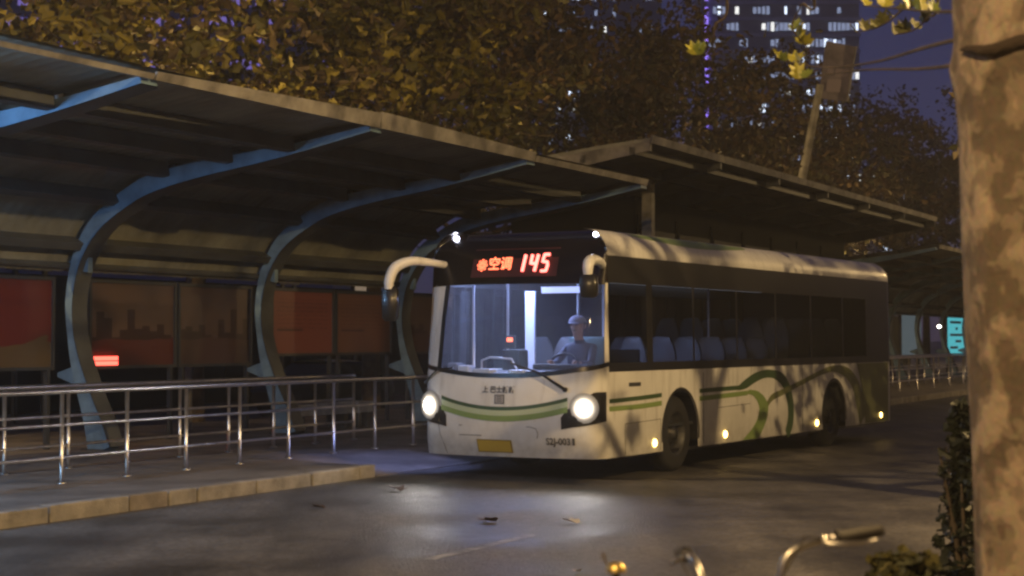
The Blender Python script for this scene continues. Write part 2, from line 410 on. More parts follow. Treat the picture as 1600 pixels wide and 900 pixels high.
# terminal frame: local X = p (towards the road), local Y = s (away along the road)
TA = R(26.2); TX = (math.cos(TA), -math.sin(TA)); TY = (math.sin(TA), math.cos(TA)); TK = (-3.73, 17.97)
def T(p, s, z=0.0):
    return (TK[0]+TX[0]*p+TY[0]*s, TK[1]+TX[1]*p+TY[1]*s, z)
TRZ = -TA

# ------------------------------------------------------------------ ground
road = MB().add([(-900,-300,0),(900,-300,0),(900,1500,0),(-900,1500,0)], [(0,1,2,3)]).build('road', M_ASPH)
tag(road, kind='structure')
# worn lane line, painted dashes
for s0, s1, p in ((-2.4, -.5, 4.6), (19, 22, 4.6), (27, 30, 4.6), (35, 38, 4.6)):
    a, b, c, d = T(p-.055, s0, .004), T(p+.055, s0, .004), T(p+.055, s1, .004), T(p-.055, s1, .004)
    MB().add([a, b, c, d], [(0,1,2,3)]).build('lane_marking', M_LINE, road)

PH = .15
plat = empty('platform', T(0, 0), TRZ); tag(plat, kind='structure')
def slab(prof, y0, y1):
    return MB().extr(prof, y0, y1)
slab([(-9, -.05), (-.16, -.05), (-.16, PH), (-9, PH)], -30, 4.56).build('paving_slab', M_PAVE, plat)
slab([(-9, -.05), (-.02, -.05), (-.02, .012), (-1.25, PH-.001), (-9, PH-.001)], 4.565, 13.5).build('paving_ramp', M_PAVE, plat)
slab([(-9, -.05), (-.16, -.05), (-.16, PH), (-9, PH)], 13.505, 90).build('paving_slab', M_PAVE, plat)
random.seed(5)
def kerbs(parent, y0, y1, x0, x1, lens, zt):
    y = y0; i = 0
    while y < y1 - .2:
        ln = lens[i % len(lens)] if lens else 1.0
        e = min(y + ln, y1)
        o = MB().box(x0, x1, y+.012, e-.012, -.05, zt + random.uniform(-.006, .006)).build('kerb_stone', M_KERB2 if (i % 7 == 5) else M_KERB, parent, bevel=.018)
        o.location.x = random.uniform(-.008, .008)
        y = e; i += 1
kerbs(plat, -6.36, 4.55, -.155, 0, [1.2, 1.2, 1.2, 1.2, 1.2, .65, .5, 1.1, 1.15, 1.1, .4], PH+.006)
kerbs(plat, 13.52, 62, -.155, 0, [1.1], PH+.006)

pav = empty('pavement', T(9.5, 0), TRZ); tag(pav, kind='structure')
MB().box(.16, 14, -40, 60, -.05, .12).build('paving_slab', M_PAVE, pav)
MB().box(0, .155, -40, 60, -.05, .126).build('kerb_strip', M_KERB, pav, bevel=.015)
MB().box(.3, 1.3, -9.2, -4.0, .1, .16).build('planting_bed', M_EARTH, pav)

# ------------------------------------------------------------------ shelters
RIB = [(0.0, PH), (-.12, .55), (-.30, 1.0), (-.47, 1.5), (-.56, 2.0), (-.56, 2.4), (-.44, 2.9), (-.15, 3.36), (.29, 3.68),
       (.86, 3.95), (1.7, 4.12), (2.61, 4.24), (3.44, 4.36), (4.5, 4.55)]
def offset_curve(pts, d):
    out = []
    for i, p in enumerate(pts):
        a = pts[max(i-1, 0)]; b = pts[min(i+1, len(pts)-1)]
        t = Vector((b[0]-a[0], b[1]-a[1])).normalized()
        dd = d(i/(len(pts)-1)) if callable(d) else d
        out.append((p[0]-t.y*dd, p[1]+t.x*dd))
    return out
RC = [(v.x, v.y) for v in catmull([(x, z, 0) for x, z in RIB], 5)]
def depth(u):   # rib depth along its length
    return interp([(0, .21), (.12, .13), (.28, .06), (.42, .075), (.55, .115), (.7, .13), (.85, .09), (1, .04)], u)
rib_mb = MB()
out_c = offset_curve(RC, lambda u: depth(u)); in_c = offset_curve(RC, lambda u: -depth(u))
nn = len(RC)
rv = []
for y in (-.14, .14):
    rv += [(x, y, z) for x, z in out_c] + [(x, y, z) for x, z in in_c]
rf = []
for i in range(nn-1):
    rf += [(i, i+1, nn+i+1, nn+i), (2*nn+i, 3*nn+i, 3*nn+i+1, 2*nn+i+1), (i, 2*nn+i, 2*nn+i+1, i+1), (nn+i, nn+i+1, 3*nn+i+1, 3*nn+i)]
rf += [(0, nn, 3*nn, 2*nn), (nn-1, 3*nn-1, 4*nn-1, 2*nn-1)]
rib_mb.add(rv, rf)
RIB_ME = rib_mb.mesh('rib', M_BLUE)
FL = MB()      # narrow flange along the inner edge
fl_c = offset_curve(RC, lambda u: -depth(u)-.02)
FL.grid([[(x, y, z) for x, z in fl_c] for y in (-.16, .16)])
FL.grid([[(x, y, z) for x, z in offset_curve(RC, lambda u: -depth(u)-.004)] for y in (-.16, .16)])
FLANGE_ME = FL.mesh('rib_flange', M_PURL)
BR_ME = MB().extr([(-.75, 2.78), (-.30, 2.72), (-.30, 2.98), (-.75, 2.86)], -.05, .05).mesh('bracket', M_BLUE)
BR2_ME = MB().extr([(-.85, 1.20), (-.42, 1.05), (-.36, 1.42), (-.85, 1.26)], -.05, .05).mesh('bracket', M_BLUE)
FOOT_ME = MB().box(-.32, .32, -.16, .16, PH, PH+.025).mesh('base_plate', M_PURL)
R0 = next(i for i, (x, z) in enumerate(RC) if z > 2.62)
def corr_sheet(y0, y1, amp=.007, pitch=.2):
    """roof sheeting over the ribs, folded along its length"""
    top = offset_curve(RC, lambda u: depth(u)+.10)[R0:]
    n = max(2, int((y1-y0)/pitch))
    rows = []
    for k in range(n*4+1):
        y = y0+(y1-y0)*k/(n*4); ph = k % 4
        d = (0, amp, amp, 0)[ph]
        rows.append([(x, y, z+d) for x, z in top])
    mb = MB().grid(rows)
    mb.grid([[(x, y, z+.03) for (x, y, z) in r] for r in (rows[0], rows[-1])])
    return mb
PURL_AT = [.50, .62, .735, .83, .92]
def purlin_mesh(y0, y1, u, w=.06, h=.15):
    i = int(u*(nn-1)); x, z = offset_curve(RC, lambda u: depth(u)+.04)[i]
    a = RC[max(i-1, 0)]; b = RC[min(i+1, nn-1)]
    t = Vector((b[0]-a[0], b[1]-a[1])).normalized(); nrm = Vector((-t.y, t.x))
    c = Vector((x, z))
    pr = [c-t*w-nrm*h, c+t*w-nrm*h, c+t*w+nrm*.05, c-t*w+nrm*.05]
    return MB().extr([(p.x, p.y) for p in pr], y0, y1)

def shelter(label, s0, nb, bay, wedge):
    root = empty('bus_shelter', T(-5.0, s0), TRZ, label, 'bus shelter', 'curved cantilever shelters along the platform')
    for i in range(nb+1):
        y = i*bay
        rb = inst(RIB_ME, 'rib', root, (0, y, 0))
        inst(FLANGE_ME, 'flange', rb); inst(BR_ME, 'bracket', rb); inst(BR2_ME, 'bracket', rb); inst(FOOT_ME, 'base_plate', rb)
    for i in range(nb):
        y0, y1 = i*bay+.02, (i+1)*bay-.02
        corr_sheet(y0-.0, y1+.0).build('roof_panel', M_ROOF, root)
        for u in PURL_AT:
            purlin_mesh(y0-.0, y1-.125, u).build('purlin', M_PURL, root)
        a, b = wedge[i % len(wedge)]
        xe, ze = 4.56, 4.62
        MB().add([(xe-.02, y0, ze-.06), (xe+.02, y0, ze-.06), (xe+.05, y0, ze+a), (xe+.01, y0, ze+a),
                  (xe-.02, y1, ze-.06), (xe+.02, y1, ze-.06), (xe+.05, y1, ze+b), (xe+.01, y1, ze+b)],
                 [(0,1,2,3),(7,6,5,4),(0,4,5,1),(1,5,6,2),(2,6,7,3),(3,7,4,0)]).build('fascia', M_FASC, root)
    yb = nb*bay
    MB().tube([(-.62, 0, 2.82), (-.62, yb, 2.82)], .05, 8).build('tie_beam', M_PURL, root)
    return root
sh1 = shelter('nearest curved bus shelter with blue ribs above the railings and poster boards', .55-4.8*2, 5, 4.795,
              [(-.02, .0), (-.02, .0), (.03, .14), (.16, .08), (.03, .05)])
sh3 = shelter('distant curved bus shelter beyond the rear end of the bus', 39.2, 7, 4.8, [(.06, .06)])

# tall canopy between them
c2 = empty('tall_canopy', T(-2.5, 15.1), TRZ, 'taller flat dark canopy rising above the bus roof', 'canopy')
cp = [(2.05, 5.46), (1.0, 5.36), (-.3, 5.20), (-2.2, 4.95), (-3.6, 4.80)]
Ltc = 23.7; nb = 6
for i in range(nb):
    y0, y1 = i*Ltc/nb+.015, (i+1)*Ltc/nb-.015
    MB().extr(cp + [(x, z-.06) for x, z in reversed(cp)], y0, y1).build('roof_panel', M_ROOF, c2)
    MB().add([(2.06, y0, 5.36), (2.09, y0, 5.36), (2.12, y0, 5.50), (2.07, y0, 5.50), (2.06, y1, 5.36), (2.09, y1, 5.36), (2.12, y1, 5.50), (2.07, y1, 5.50)],
             [(0,1,2,3),(7,6,5,4),(0,4,5,1),(1,5,6,2),(2,6,7,3),(3,7,4,0)]).build('fascia', M_FASC, c2)
    for x, z in ((1.7, 5.31), (.7, 5.20), (-1.2, 4.94)):
        MB().box(x-.06, x+.06, y0, y1, z-.14, z).build('purlin', M_PURL, c2)
for i in range(nb+1):
    y = min(max(i*Ltc/nb, .06), Ltc-.06)
    lo = [(x, z-.40+abs(x-(-.3))*.07) for x, z in reversed(cp)]
    MB().extr([(x, z-.062) for x, z in cp]+lo, y-.045, y+.045).build('rafter', M_FASC if i == 0 else M_PURL, c2)
for y in (3.8,):
    MB().box(.40, .62, y-.11, y+.11, PH, 5.12).build('column', M_FASC if y < 4 else M_PURL, c2, bevel=.02)
of = empty('station_office', T(-2.5, 19.4), TRZ, 'dark station office block under the tall canopy behind the bus', 'building')
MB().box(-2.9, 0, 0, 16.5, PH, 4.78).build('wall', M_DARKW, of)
for k in range(7):
    MB().box(.004, .035, .3+k*2.3, .3+k*2.3+2.0, 2.2, 4.1).build('window', mat('office_pane', (.006, .007, .007), .6, spec=.15), of)
    MB().box(.004, .045, .3+k*2.3-.2, .3+k*2.3-.12, .2, 4.4).build('mullion', M_DARKW, of)

# ------------------------------------------------------------------ poster boards
P_RED = poster('poster_red_wave', 'wave', (0.115, 0.020, 0.014), (0.10, 0.07, 0.035), (0.20, 0.05, 0.03), .3)
P_CITY = poster('poster_city_redlit', 'city', (0.11, 0.07, 0.055), (0.03, 0.012, 0.010), (0.085, 0.02, 0.015), .13)  # reddish tones paint red tail-light spill into the print
P_CITY2 = poster('poster_city_haze', 'city', (0.10, 0.068, 0.06), (0.04, 0.024, 0.02), (0.07, 0.04, 0.035), .71)
P_TAB = poster('poster_timetable', 'table', (0.19, 0.06, 0.042), (0.08, 0.022, 0.02), (0.05, 0.02, 0.02), .4)
P_TAB2 = poster('poster_notice', 'table', (0.15, 0.07, 0.046), (0.07, 0.03, 0.022), (0.05, 0.02, 0.02), 1.4)
def board(label, s0, m, w=2.06, red=False, z0=1.30):
    r = empty('poster_board', T(-5.9, s0), TRZ, label, 'poster board', 'poster boards behind the shelter ribs')
    z1 = 2.66
    MB().box(-.04, .0, .05, w-.05, z0+.05, z1-.05).build('poster', m, r)
    f = MB()
    f.box(-.06, .03, 0, w, z1-.05, z1); f.box(-.06, .03, 0, w, z0, z0+.05)
    f.box(-.06, .03, 0, .05, z0+.0501, z1-.0501); f.box(-.06, .03, w-.05, w, z0+.0501, z1-.0501)
    f.build('frame', M_FRAME, r)
    for y in (.12, w-.12):
        MB().box(-.05, .02, y-.03, y+.03, PH, z0-.001).build('leg', M_FRAME, r)
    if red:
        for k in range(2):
            MB().box(.031, .06, .05, .62, z0+.055+k*.075, z0+.115+k*.075).build('red_reflection', M_TAILREFL, r)  # glowing strips stand in for a tail-light reflection on the board
    return r
board('red poster board with yellow wave print at the left edge', 1.15, P_RED, 4.1)
board('poster board with dark city skyline and glowing strips for a red tail-light reflection at its foot', 6.02, P_CITY, 2.12, True)
board('hazy brown skyline poster board right of the red reflection strips', 8.2, P_CITY2)
board('reddish notice board with text rows left of the yellow car roof', 10.85, P_TAB, z0=1.45)
board('brown notice board nearest to the front of the bus', 12.98, P_TAB2, z0=1.45)
board('dull poster board partly hidden behind the bus mirror', 15.6, P_CITY2, z0=1.45)

M_BENCH = mat('bench_concrete', (0.30, 0.32, 0.36), 0.7, var=.3, scale=3)
for lb_, y0, y1 in (('long grey concrete bench under the reddish notice board', 10.5, 12.2), ('short grey concrete stool right of the long bench', 12.4, 12.98)):
    bn = empty('bench', T(-5.25, y0), TRZ, lb_, 'bench')
    MB().box(-.22, .22, 0, y1-y0, PH+.27, PH+.47).build('seat', M_BENCH, bn, bevel=.015)
    for y in (.08, y1-y0-.20):
        MB().box(-.16, .16, y, y+.12, PH, PH+.268).build('leg', M_FRAME, bn)
# ------------------------------------------------------------------ queue railings
def railing(label, p, ys, zs=(.29, .65, 1.02)):
    r = empty('railing', T(p, ys[0]), TRZ, label, 'railing', 'stainless steel queue railings on the platform')
    L_ = ys[-1]-ys[0]
    post = MB().tube([(0, 0, PH), (0, 0, PH+1.0)], .025, 10)
    post.tube([(0, 0, PH), (0, 0, PH+.02)], .055, 12)
    pm = post.mesh('post', M_STEEL, True)
    for y in ys: inst(pm, 'post', r, (0, y-ys[0], 0))
    for z in zs:
        n = 12
        MB().tube([(random.uniform(-.004, .004), L_*k/n, PH+z) for k in range(n+1)], .030 if z > 1 else .019, 10).build('rail', M_STEEL, r, True)
    return r
railing('front stainless railing nearest the kerb on the left', -1.69, [.563-1.13*4+1.13*k for k in range(13)])
railing('rear stainless railing at the feet of the blue ribs', -3.18, [.15-1.13*4+1.13*k for k in range(13)])
railing('distant front railing beyond the rear of the bus', -1.69, [32+2.4*k for k in range(16)])
railing('distant rear railing under the far shelter', -3.18, [32.4+2.4*k for k in range(16)])

# ------------------------------------------------------------------ the bus
BA = R(29.5); BC = (-.07, 21.45)
bus = empty('city_bus', (BC[0], BC[1], 0), -BA, 'white and green single-deck city bus showing route 145 in red lights', 'bus')
W, BL = 1.27, 11.8
Y0 = .30
RAKE = [(.2, .12), (.32, .09), (.5, .02), (.8, 0), (1.1, .01), (1.35, .04), (2.0, .17), (2.45, .29), (2.8, .42), (3.1, .56)]
def bez(a, b, c, t):
    return ((1-t)**2*a[0]+2*t*(1-t)*b[0]+t*t*c[0], (1-t)**2*a[1]+2*t*(1-t)*b[1]+t*t*c[1])
def plan(p):
    if p <= .7:
        x = .95*p/.7; return x, -.17+.10*(x/.95)**2
    if p <= 1: return bez((.95, -.07), (W, -.007), (W, Y0), (p-.7)/.3)
    if p <= 2: return W, Y0+(p-1)*(BL-.25-Y0)
    if p <= 2.4: return bez((W, BL-.25), (W, BL), (W-.25, BL), (p-2)/.4)
    return (W-.25)*(3-p)/.6, BL
ZR = 2.80
def pos(p, z, off=0.0):
    sg = 1 if p >= 0 else -1; p = abs(p)
    inset = 0; zz = z
    if z > ZR:
        ph = min(1, (z-ZR)/.32)*math.pi/2
        inset = .34*(1-math.cos(ph)); zz = ZR+.32*math.sin(ph)
    e = 1e-3
    x, y = plan(p); x2, y2 = plan(min(3, p+e)); x1, y1 = plan(max(0, p-e))
    n = Vector((y2-y1, -(x2-x1), 0)); n.normalize()
    if p < .001: n = Vector((0, -1, 0))
    if p > 2.999: n = Vector((0, 1, 0))
    tum = 1-.018*max(0, (zz-1.35)/1.4)
    k = off-inset
    x = (x+n.x*k)*tum; y = y+n.y*k
    if p < 1: y += interp(RAKE, zz)*min(1, (Y0-plan(p)[1])/(Y0+.17))
    # small upward lift for the offset on the roof curve
    return Vector((sg*x, y, zz))
def patch(ps, zlo, zhi, nz=6, off=0.0):
    f = lambda v, p: v(p) if callable(v) else v
    return MB().grid([[pos(p, lerp(f(zlo, p), f(zhi, p), k/nz), off) for k in range(nz+1)] for p in ps])
def frange(a, b, n): return [a+(b-a)*k/n for k in range(n+1)]
def p_of_y(y): return 1+(y-Y0)/(BL-.25-Y0)
wb = lambda p: 1.275+.15*min(1, abs(p))**2.2          # lower edge of the windscreen
ZB, ZM, ZT = .30, 1.35, 2.78
FP = frange(-1, 1, 48)
patch(FP, ZB, lambda p: wb(p), 12).build('front_panel', M_WHITE, bus, True)
patch(FP, wb, lambda p: wb(p)+.055, 1, .006).build('windscreen_seal', M_BLACK, bus, True)
WSL, WSR = -.70, .94
patch(frange(WSL, WSR, 36), lambda p: wb(p)+.055, lambda p: 2.44-.03*abs(p)**3, 10).build('windscreen', M_WS, bus, True)
patch(frange(-1, WSL, 5), lambda p: wb(p)+.055, 2.44, 8).build('pillar', M_WHITE, bus, True)
patch(frange(WSR, 1, 3), lambda p: wb(p)+.055, 2.44, 8, .002).build('pillar', M_WHITE, bus, True)
patch(frange(WSL-.02, WSL+.02, 2), lambda p: wb(p)+.055, 2.44, 8, .003).build('pillar_trim', M_BLACK, bus, True)
patch(FP, lambda p: 2.44-.03*abs(p)**3, 3.12, 10, .001).build('destination_visor', M_VISOR, bus, True)
# roof
rp = frange(1.0, 3.0, 30)
for sg, nm in ((1, 'roof_side'), (-1, 'roof_side')):
    patch([sg*p for p in rp], ZT, 3.12, 8).build(nm, M_WHITE, bus, True)
cap = [pos(p, 3.12) for p in frange(-3, 3, 80)]
MB().add(cap, [tuple(range(len(cap)-1))]).build('roof', M_WHITE, bus)
# sides with wheel arches
ARCH = [(2.44, .57), (8.6, .57)]
def zarch(y):
    for yc, r in ARCH:
        if abs(y-yc) < r-1e-4: return max(ZB, .50+math.sqrt(r*r-(y-yc)**2))
    return ZB
ys = sorted(set([Y0, BL-.25] + [yc+r*math.sin(R(a)) for yc, r in ARCH for a in range(-90, 91, 9)] +
            [yc+sg*(r+.0005) for yc, r in ARCH for sg in (-1, 1)] + [1.2, 3.6, 4.5, 5.4, 6.3, 7.2, 10, 10.8]))
for sg in (1, -1):
    pl = [sg*p_of_y(y) for y in ys]
    zf = lambda p: zarch(Y0+(abs(p)-1)*(BL-.25-Y0))
    if sg == 1:
        patch(pl, zf, ZM, 6).build('side_panel', M_WHITE, bus)
    else:   # door opening at the front of the platform side
        patch([q for q in pl if abs(q) > p_of_y(1.86)], zf, ZM, 6).build('side_panel', M_WHITE, bus)
patch(frange(2, 3, 10)+[-q for q in frange(2, 3, 10)][::-1], ZB, ZT, 6).build('rear_panel', M_WHITE, bus, True)
# arch liners
for yc, r in ARCH:
    for sg in (1, -1):
        rows = []
        for a in frange(-100, 100, 20):
            rows.append([(sg*x, yc+r*math.sin(R(a)), max(.30, .50+r*math.cos(R(a)))) for x in (W-.001, W-.55)])
        mb = MB().grid(rows)
        mb.add([(sg*(W-.55), yc-r, .3), (sg*(W-.55), yc+r, .3), (sg*(W-.55), yc+r, 1.08), (sg*(W-.55), yc-r, 1.08)], [(0,1,2,3)])
        mb.build('wheel_arch', M_BLACK, bus)
        rows = [[(sg*(W+.004), yc+rr*math.sin(R(a)), .50+rr*math.cos(R(a))) for rr in (r, r+.045)] for a in frange(-98, 98, 30)]
        MB().grid(rows).build('arch_trim', M_BLACK, bus)
# wheels
TY_ME = MB().lathe([(-.14, .30), (-.14, .44), (-.11, .485), (-.05, .50), (.05, .50), (.11, .485), (.14, .44), (.14, .29)], (0, 0, 0), 'x', 40).mesh('tyre', M_RUB, True)
RM = MB().lathe([(.135, .30), (.12, .27), (.06, .24), (.05, .15), (.09, .13), (.10, .07), (.13, .06), (.13, .0)], (0, 0, 0), 'x', 32)
for k in range(10):
    a = k*math.pi/5
    RM.tube([(.05, .11*math.cos(a), .11*math.sin(a)), (.105, .11*math.cos(a), .11*math.sin(a))], .014, 6)
RM_ME = RM.mesh('rim', M_RIM, True)
for yc, r in ARCH:
    for sg in (1, -1):
        w = empty('wheel', (sg*(W-.20), yc, .50)); w.parent = bus; w.rotation_euler = (0, 0, 0 if sg > 0 else math.pi)
        inst(TY_ME, 'tyre', w); inst(RM_ME, 'rim', w)
# window band on both sides
PN = [(Y0+.02, 1.40), (1.58, 2.86), (2.92, 4.40), (4.46, 5.95), (6.01, 7.50), (7.56, 9.05), (9.11, 10.3), (10.36, 11.45)]
def sidepatch(name, m, y0, y1, z0, z1, sg, off=0.0, ny=3, nz=3):
    return patch([sg*p_of_y(y) for y in frange(y0, y1, ny)], z0, z1, nz, off).build(name, m, bus, True)
for sg in (1, -1):
    sidepatch('window_frame', M_BLACK, Y0, BL-.25, 2.44, ZT, sg, 0, 12, 4)
    if sg == 1: sidepatch('window_frame', M_BLACK, Y0, BL-.25, ZM, 1.46, sg, 0, 12, 1)
    else: sidepatch('window_frame', M_BLACK, 1.86, BL-.25, ZM, 1.46, sg, 0, 12, 1)
    for i, (a, b) in enumerate(PN):
        if sg == -1 and i == 0: continue
        y0 = Y0 if i == 0 else PN[i-1][1]
        sidepatch('window_pillar', M_BLACK, y0, a, 1.46, 2.44, sg)
        if i == 7:
            sidepatch('window_pillar', M_BLACK, b, BL-.25, 1.46, 2.44, sg)
            sidepatch('window', M_BLACK, a, b, 1.46, 2.44, sg)
        else:
            sidepatch('window', M_SG, a, b, 1.46, 2.44, sg)
patch(frange(2, 2.4, 6), ZM, ZT, 3, .002).build('rear_corner', M_BLACK, bus, True)
# front door on the platform side (two glazed leaves)
for k in range(2):
    a, b = .32+k*.77, 1.07+k*.77
    f = patch([-p_of_y(y) for y in frange(a, b, 3)], ZB, 2.44, 6, -.01).build('door', M_SG, bus, True)
    for y0, y1 in ((a, a+.05), (b-.05, b)):
        o = patch([-p_of_y(y) for y in (y0, y1)], ZB, 2.44, 4, .004).build('door_frame', M_BLACK, f)
# skirts, underside
MB().box(-1.18, 1.18, .45, BL-.2, .26, .30).build('underbody', M_BLACK, bus)
MB().box(-1.2, 1.2, .5, BL-.1, .60, .64).build('floor', M_INTD, bus)
MB().box(-1.18, 1.18, .75, BL-.15, 2.62, 2.66).build('ceiling', M_INT, bus)
MB().box(-1.2, 1.2, BL-1.0, BL-.95, .64, 2.6).build('rear_bulkhead', M_INTD, bus)
# --- front stripes, emblem, lettering (decals follow the surface)
SP = frange(-.66, .66, 30)
zc = lambda p: .865+.125*(abs(p)/.66)**2
def band(name, m, dz0, dz1, off):
    patch(SP, lambda p: zc(p)+dz0, lambda p: zc(p)+dz1, 1, off).build(name, m, bus, True)
band('stripe', M_DGRN, .01, .055, .005); band('stripe', M_PGRN, -.055, .009, .004); band('stripe', M_LGRN, -.125, -.056, .005)
def surf_text(body, size, cx, czz, m, name, off=.008, parent=bus, offset=0.0, sx=1.0, shear=0.0, tilt=0.0):
    me = text_mesh(body, size, offset, 0, shear)
    for v in me.vertices:
        x, z = cx+v.co.x*sx, czz+v.co.y+v.co.x*tilt
        p = x*.7/.95 if abs(x) <= .95 else math.copysign(.7, x)+(x-math.copysign(.95, x))
        v.co = pos(p, z, off)
    me.materials.clear(); me.materials.append(m)
    o = bpy.data.objects.new(name, me); COL.objects.link(o); o.parent = parent
    return o
led = patch(frange(-.46, .46, 10), 2.53, 2.86, 3, .004).build('destination_display', mat('led_board', (.06, .012, .010), .5), bus, True)  # reddish base colour paints the LED glow onto the board
surf_text('✳', .15, -.47, 2.68, M_LED, 'lettering', .012, led, .002)
surf_text('空调', .175, -.205, 2.69, M_LED, 'lettering', .012, led, .0025)
def segs(ch, cx, cz, w, h):
    """chunky LED numerals as rounded strokes"""
    D = {'1': [[(.1, -1), (.35, 1)]], '4': [[(-.75, 1), (-.85, -.05), (.75, -.05)], [(.85, 1), (.45, -1)]],
         '5': [[(.9, 1), (-.5, 1), (-.75, .15), (.55, .1), (.75, -.3), (.5, -1), (-.85, -1)]]}[ch]
    mb = MB()
    for st in D:
        pp = []
        for (x, z), (x2, z2) in zip(st, st[1:]):
            pp += [(lerp(x, x2, k/4), lerp(z, z2, k/4)) for k in range(4)]
        pp.append(st[-1])
        path = []
        for x, z in pp:
            X, Z = cx+x*w/2, cz+z*h/2
            path.append(pos(X*.7/.95, Z, .014))
        mb.tube(path, .019, 8)
    mb.build('numeral', M_LED2, led, True)
for ch, cx in (('1', .13), ('4', .285), ('5', .445)): segs(ch, cx, 2.70, .105, .205)
surf_text('上 巴士新新', .088, -.02, 1.125, M_GREYTXT, 'lettering', .010, offset=.0026)
em = MB()
emb = [(-.075, -.085), (.075, -.085), (.075, .085), (-.075, .085)]
def on_front(x, z, off): return pos(x*.7/.95, z, off)
def front_rect(name, m, x0, x1, z0, z1, off, parent=bus, n=6):
    return MB().grid([[on_front(x, z, off) for z in (z0, (z0+z1)/2, z1)] for x in frange(x0, x1, n)]).build(name, m, parent, True)
emo = front_rect('emblem', M_GREYTXT, -.075, .065, .955, 1.07, .004)
front_rect('emblem_face', mat('emblem_silver', (.38, .36, .34), .4), -.062, .052, .967, 1.058, .007, emo)
for dz in (.985, 1.012, 1.038):
    front_rect('emblem_bar', M_GREYTXT, -.04, .03, dz, dz+.009, .009, emo)
surf_text('S2J-0031', .115, .80, .505, M_GREYTXT, 'lettering', .010, sx=.9, offset=.003)
pl_ = front_rect('number_plate', M_PLATE, -.33, .14, .365, .50, .012)
front_rect('plate_border', mat('plate_edge', (.25, .17, .03), .5), -.345, .155, .352, .513, .008, pl_)
# panel joints on the front
def groove(pts, m=M_GREYTXT, r=.004, name='panel_joint', off=.002):
    MB().tube([pos(p, z, off) for p, z in pts], r, 5).build(name, m, bus)
groove([(-.70, .70), (-.68, .55), (-.64, .42), (-.62, .31)])
groove([(-.45, .68), (.30, .68), (.36, .66), (.38, .60), (.37, .54)])
groove([(-.45, .56), (-.2, .56)])
# headlights
def headlight(sg):
    hs = patch([sg*p for p in frange(.60, .965, 12)], lambda p: .655+.10*((abs(p)-.6)/.365), lambda p: .80+.31*min(1, ((abs(p)-.6)/.25))**.8, 5, .004)
    h = hs.build('headlight', M_BLACK, bus, True)
    n = (pos(sg*.77, .905, .2)-pos(sg*.77, .905, .02)).normalized()
    n = (n + Vector((0, -.6, 0))).normalized()
    q = n.to_track_quat('Z', 'Y').to_matrix()
    def disc(c, r, d, m, nm, dome=.03):
        rows = []
        for k in range(25):
            t = 2*math.pi*k/24
            rows.append([c+n*d+q@Vector((r*f*math.cos(t), r*f*math.sin(t), dome*(1-f*f))) for f in (1, .8, .5, .2, 0.001)])
        return MB().grid(rows).build(nm, m, h, True)
    c = pos(sg*.775, .915, .015)
    for k_, (rr, mm) in enumerate(BLOOM_RINGS):
        disc(c, rr, -.008+.005*k_, mm, 'bloom_ring', .004)
    disc(c, .085, .026, M_HEAD, 'lamp')
    l = light('headlight_beam', 'SPOT', h, c+n*.10, 55, (1, .93, .84), spot_size=R(110), spot_blend=1.0, shadow_soft_size=.06)
    d = Vector((sg*.05, -1, -.05))
    l.rotation_euler = d.to_track_quat('-Z', 'Y').to_euler()
    # indicator cluster below
    MB().lathe([(0, .04), (.015, .03), (.02, 0.001)], pos(sg*.66, .74, .006), 'y', 12).build('indicator', M_RIM, h)
headlight(1); headlight(-1)
# clearance lamps
for p in (-.76, .78):
    c = pos(p, 2.98, .012)
    MB().lathe([(-.035, .001), (-.03, .022), (0, .032), (.02, .03)], c, 'y', 14).build('clearance_lamp', M_CLR, bus, True)
# side marker lamps
for y in (1.61, 3.96, 7.75, 11.06):
    MB().lathe([(.0, .05), (.015, .045), (.03, .001)], (W+.003, y, .42), 'x', 14).build('side_marker', M_MARK, bus, True)
# wipers
for a, b, c in (((.64, 1.14), (.40, 1.34), (.10, 1.46)), ((-.86, 1.20), (-.70, 1.36), (-.52, 1.40))):
    MB().tube([pos(a[0], a[1], .03), pos(b[0], b[1], .05), pos(c[0], c[1], .03)], [.022, .014, .010], 8).build('wiper', M_BLACK, bus, True)
    MB().tube([pos(a[0], a[1], -.01), pos(a[0], a[1], .045)], .03, 10).build('wiper_pivot', M_BLACK, bus)
# --- side graphics, flat vinyl on the near side
XS = W+.004
def vinyl(name, m, pts, x=XS):
    n = len(pts); return MB().add([(x, y, z) for y, z in pts], [tuple(range(n))]).build(name, m, bus)
def vband(name, m, cl, ws, x=XS, n=8):
    c = catmull([(y, z, 0) for y, z in cl], n); k = len(c)
    wv = [interp([(i/(len(ws)-1), w) for i, w in enumerate(ws)], j/(k-1)) for j in range(k)]
    rows = []
    for j, q in enumerate(c):
        t = (c[min(j+1, k-1)]-c[max(j-1, 0)]).normalized()
        nrm = Vector((-t.y, t.x, 0))
        rows.append([(x, *(q+nrm*wv[j])[:2]), (x, *(q-nrm*wv[j])[:2])])
    MB().grid(rows).build(name, m, bus)
vband('stripe', M_DGRN, [(Y0, .995), (1.2, 1.01), (1.83, 1.03)], [.026, .028])
vband('stripe', M_DGRN, [(3.06, 1.05), (3.6, 1.055), (4.5, 1.06)], [.028, .032])
vband('stripe', M_LGRN, [(Y0, .90), (1.2, .905), (1.83, .925)], [.03, .032])
vband('stripe', M_LGRN, [(3.06, .945), (4.0, .96), (4.80, .975)], [.032, .034])
vband('swoosh', M_DGRN, [(4.45, 1.05), (4.75, 1.11), (5.1, 1.19), (5.45, 1.235), (5.82, 1.23), (6.2, 1.15), (6.45, .97), (6.58, .7), (6.55, .48), (6.40, .305)],
      [.03, .07, .07, .06, .06, .09, .12, .13, .12, .09])
LA = catmull([(4.75, .965, 0), (5.02, .93, 0), (5.2, .83, 0), (5.26, .70, 0), (5.14, .55, 0), (4.9, .42, 0), (4.6, .305, 0)], 4)
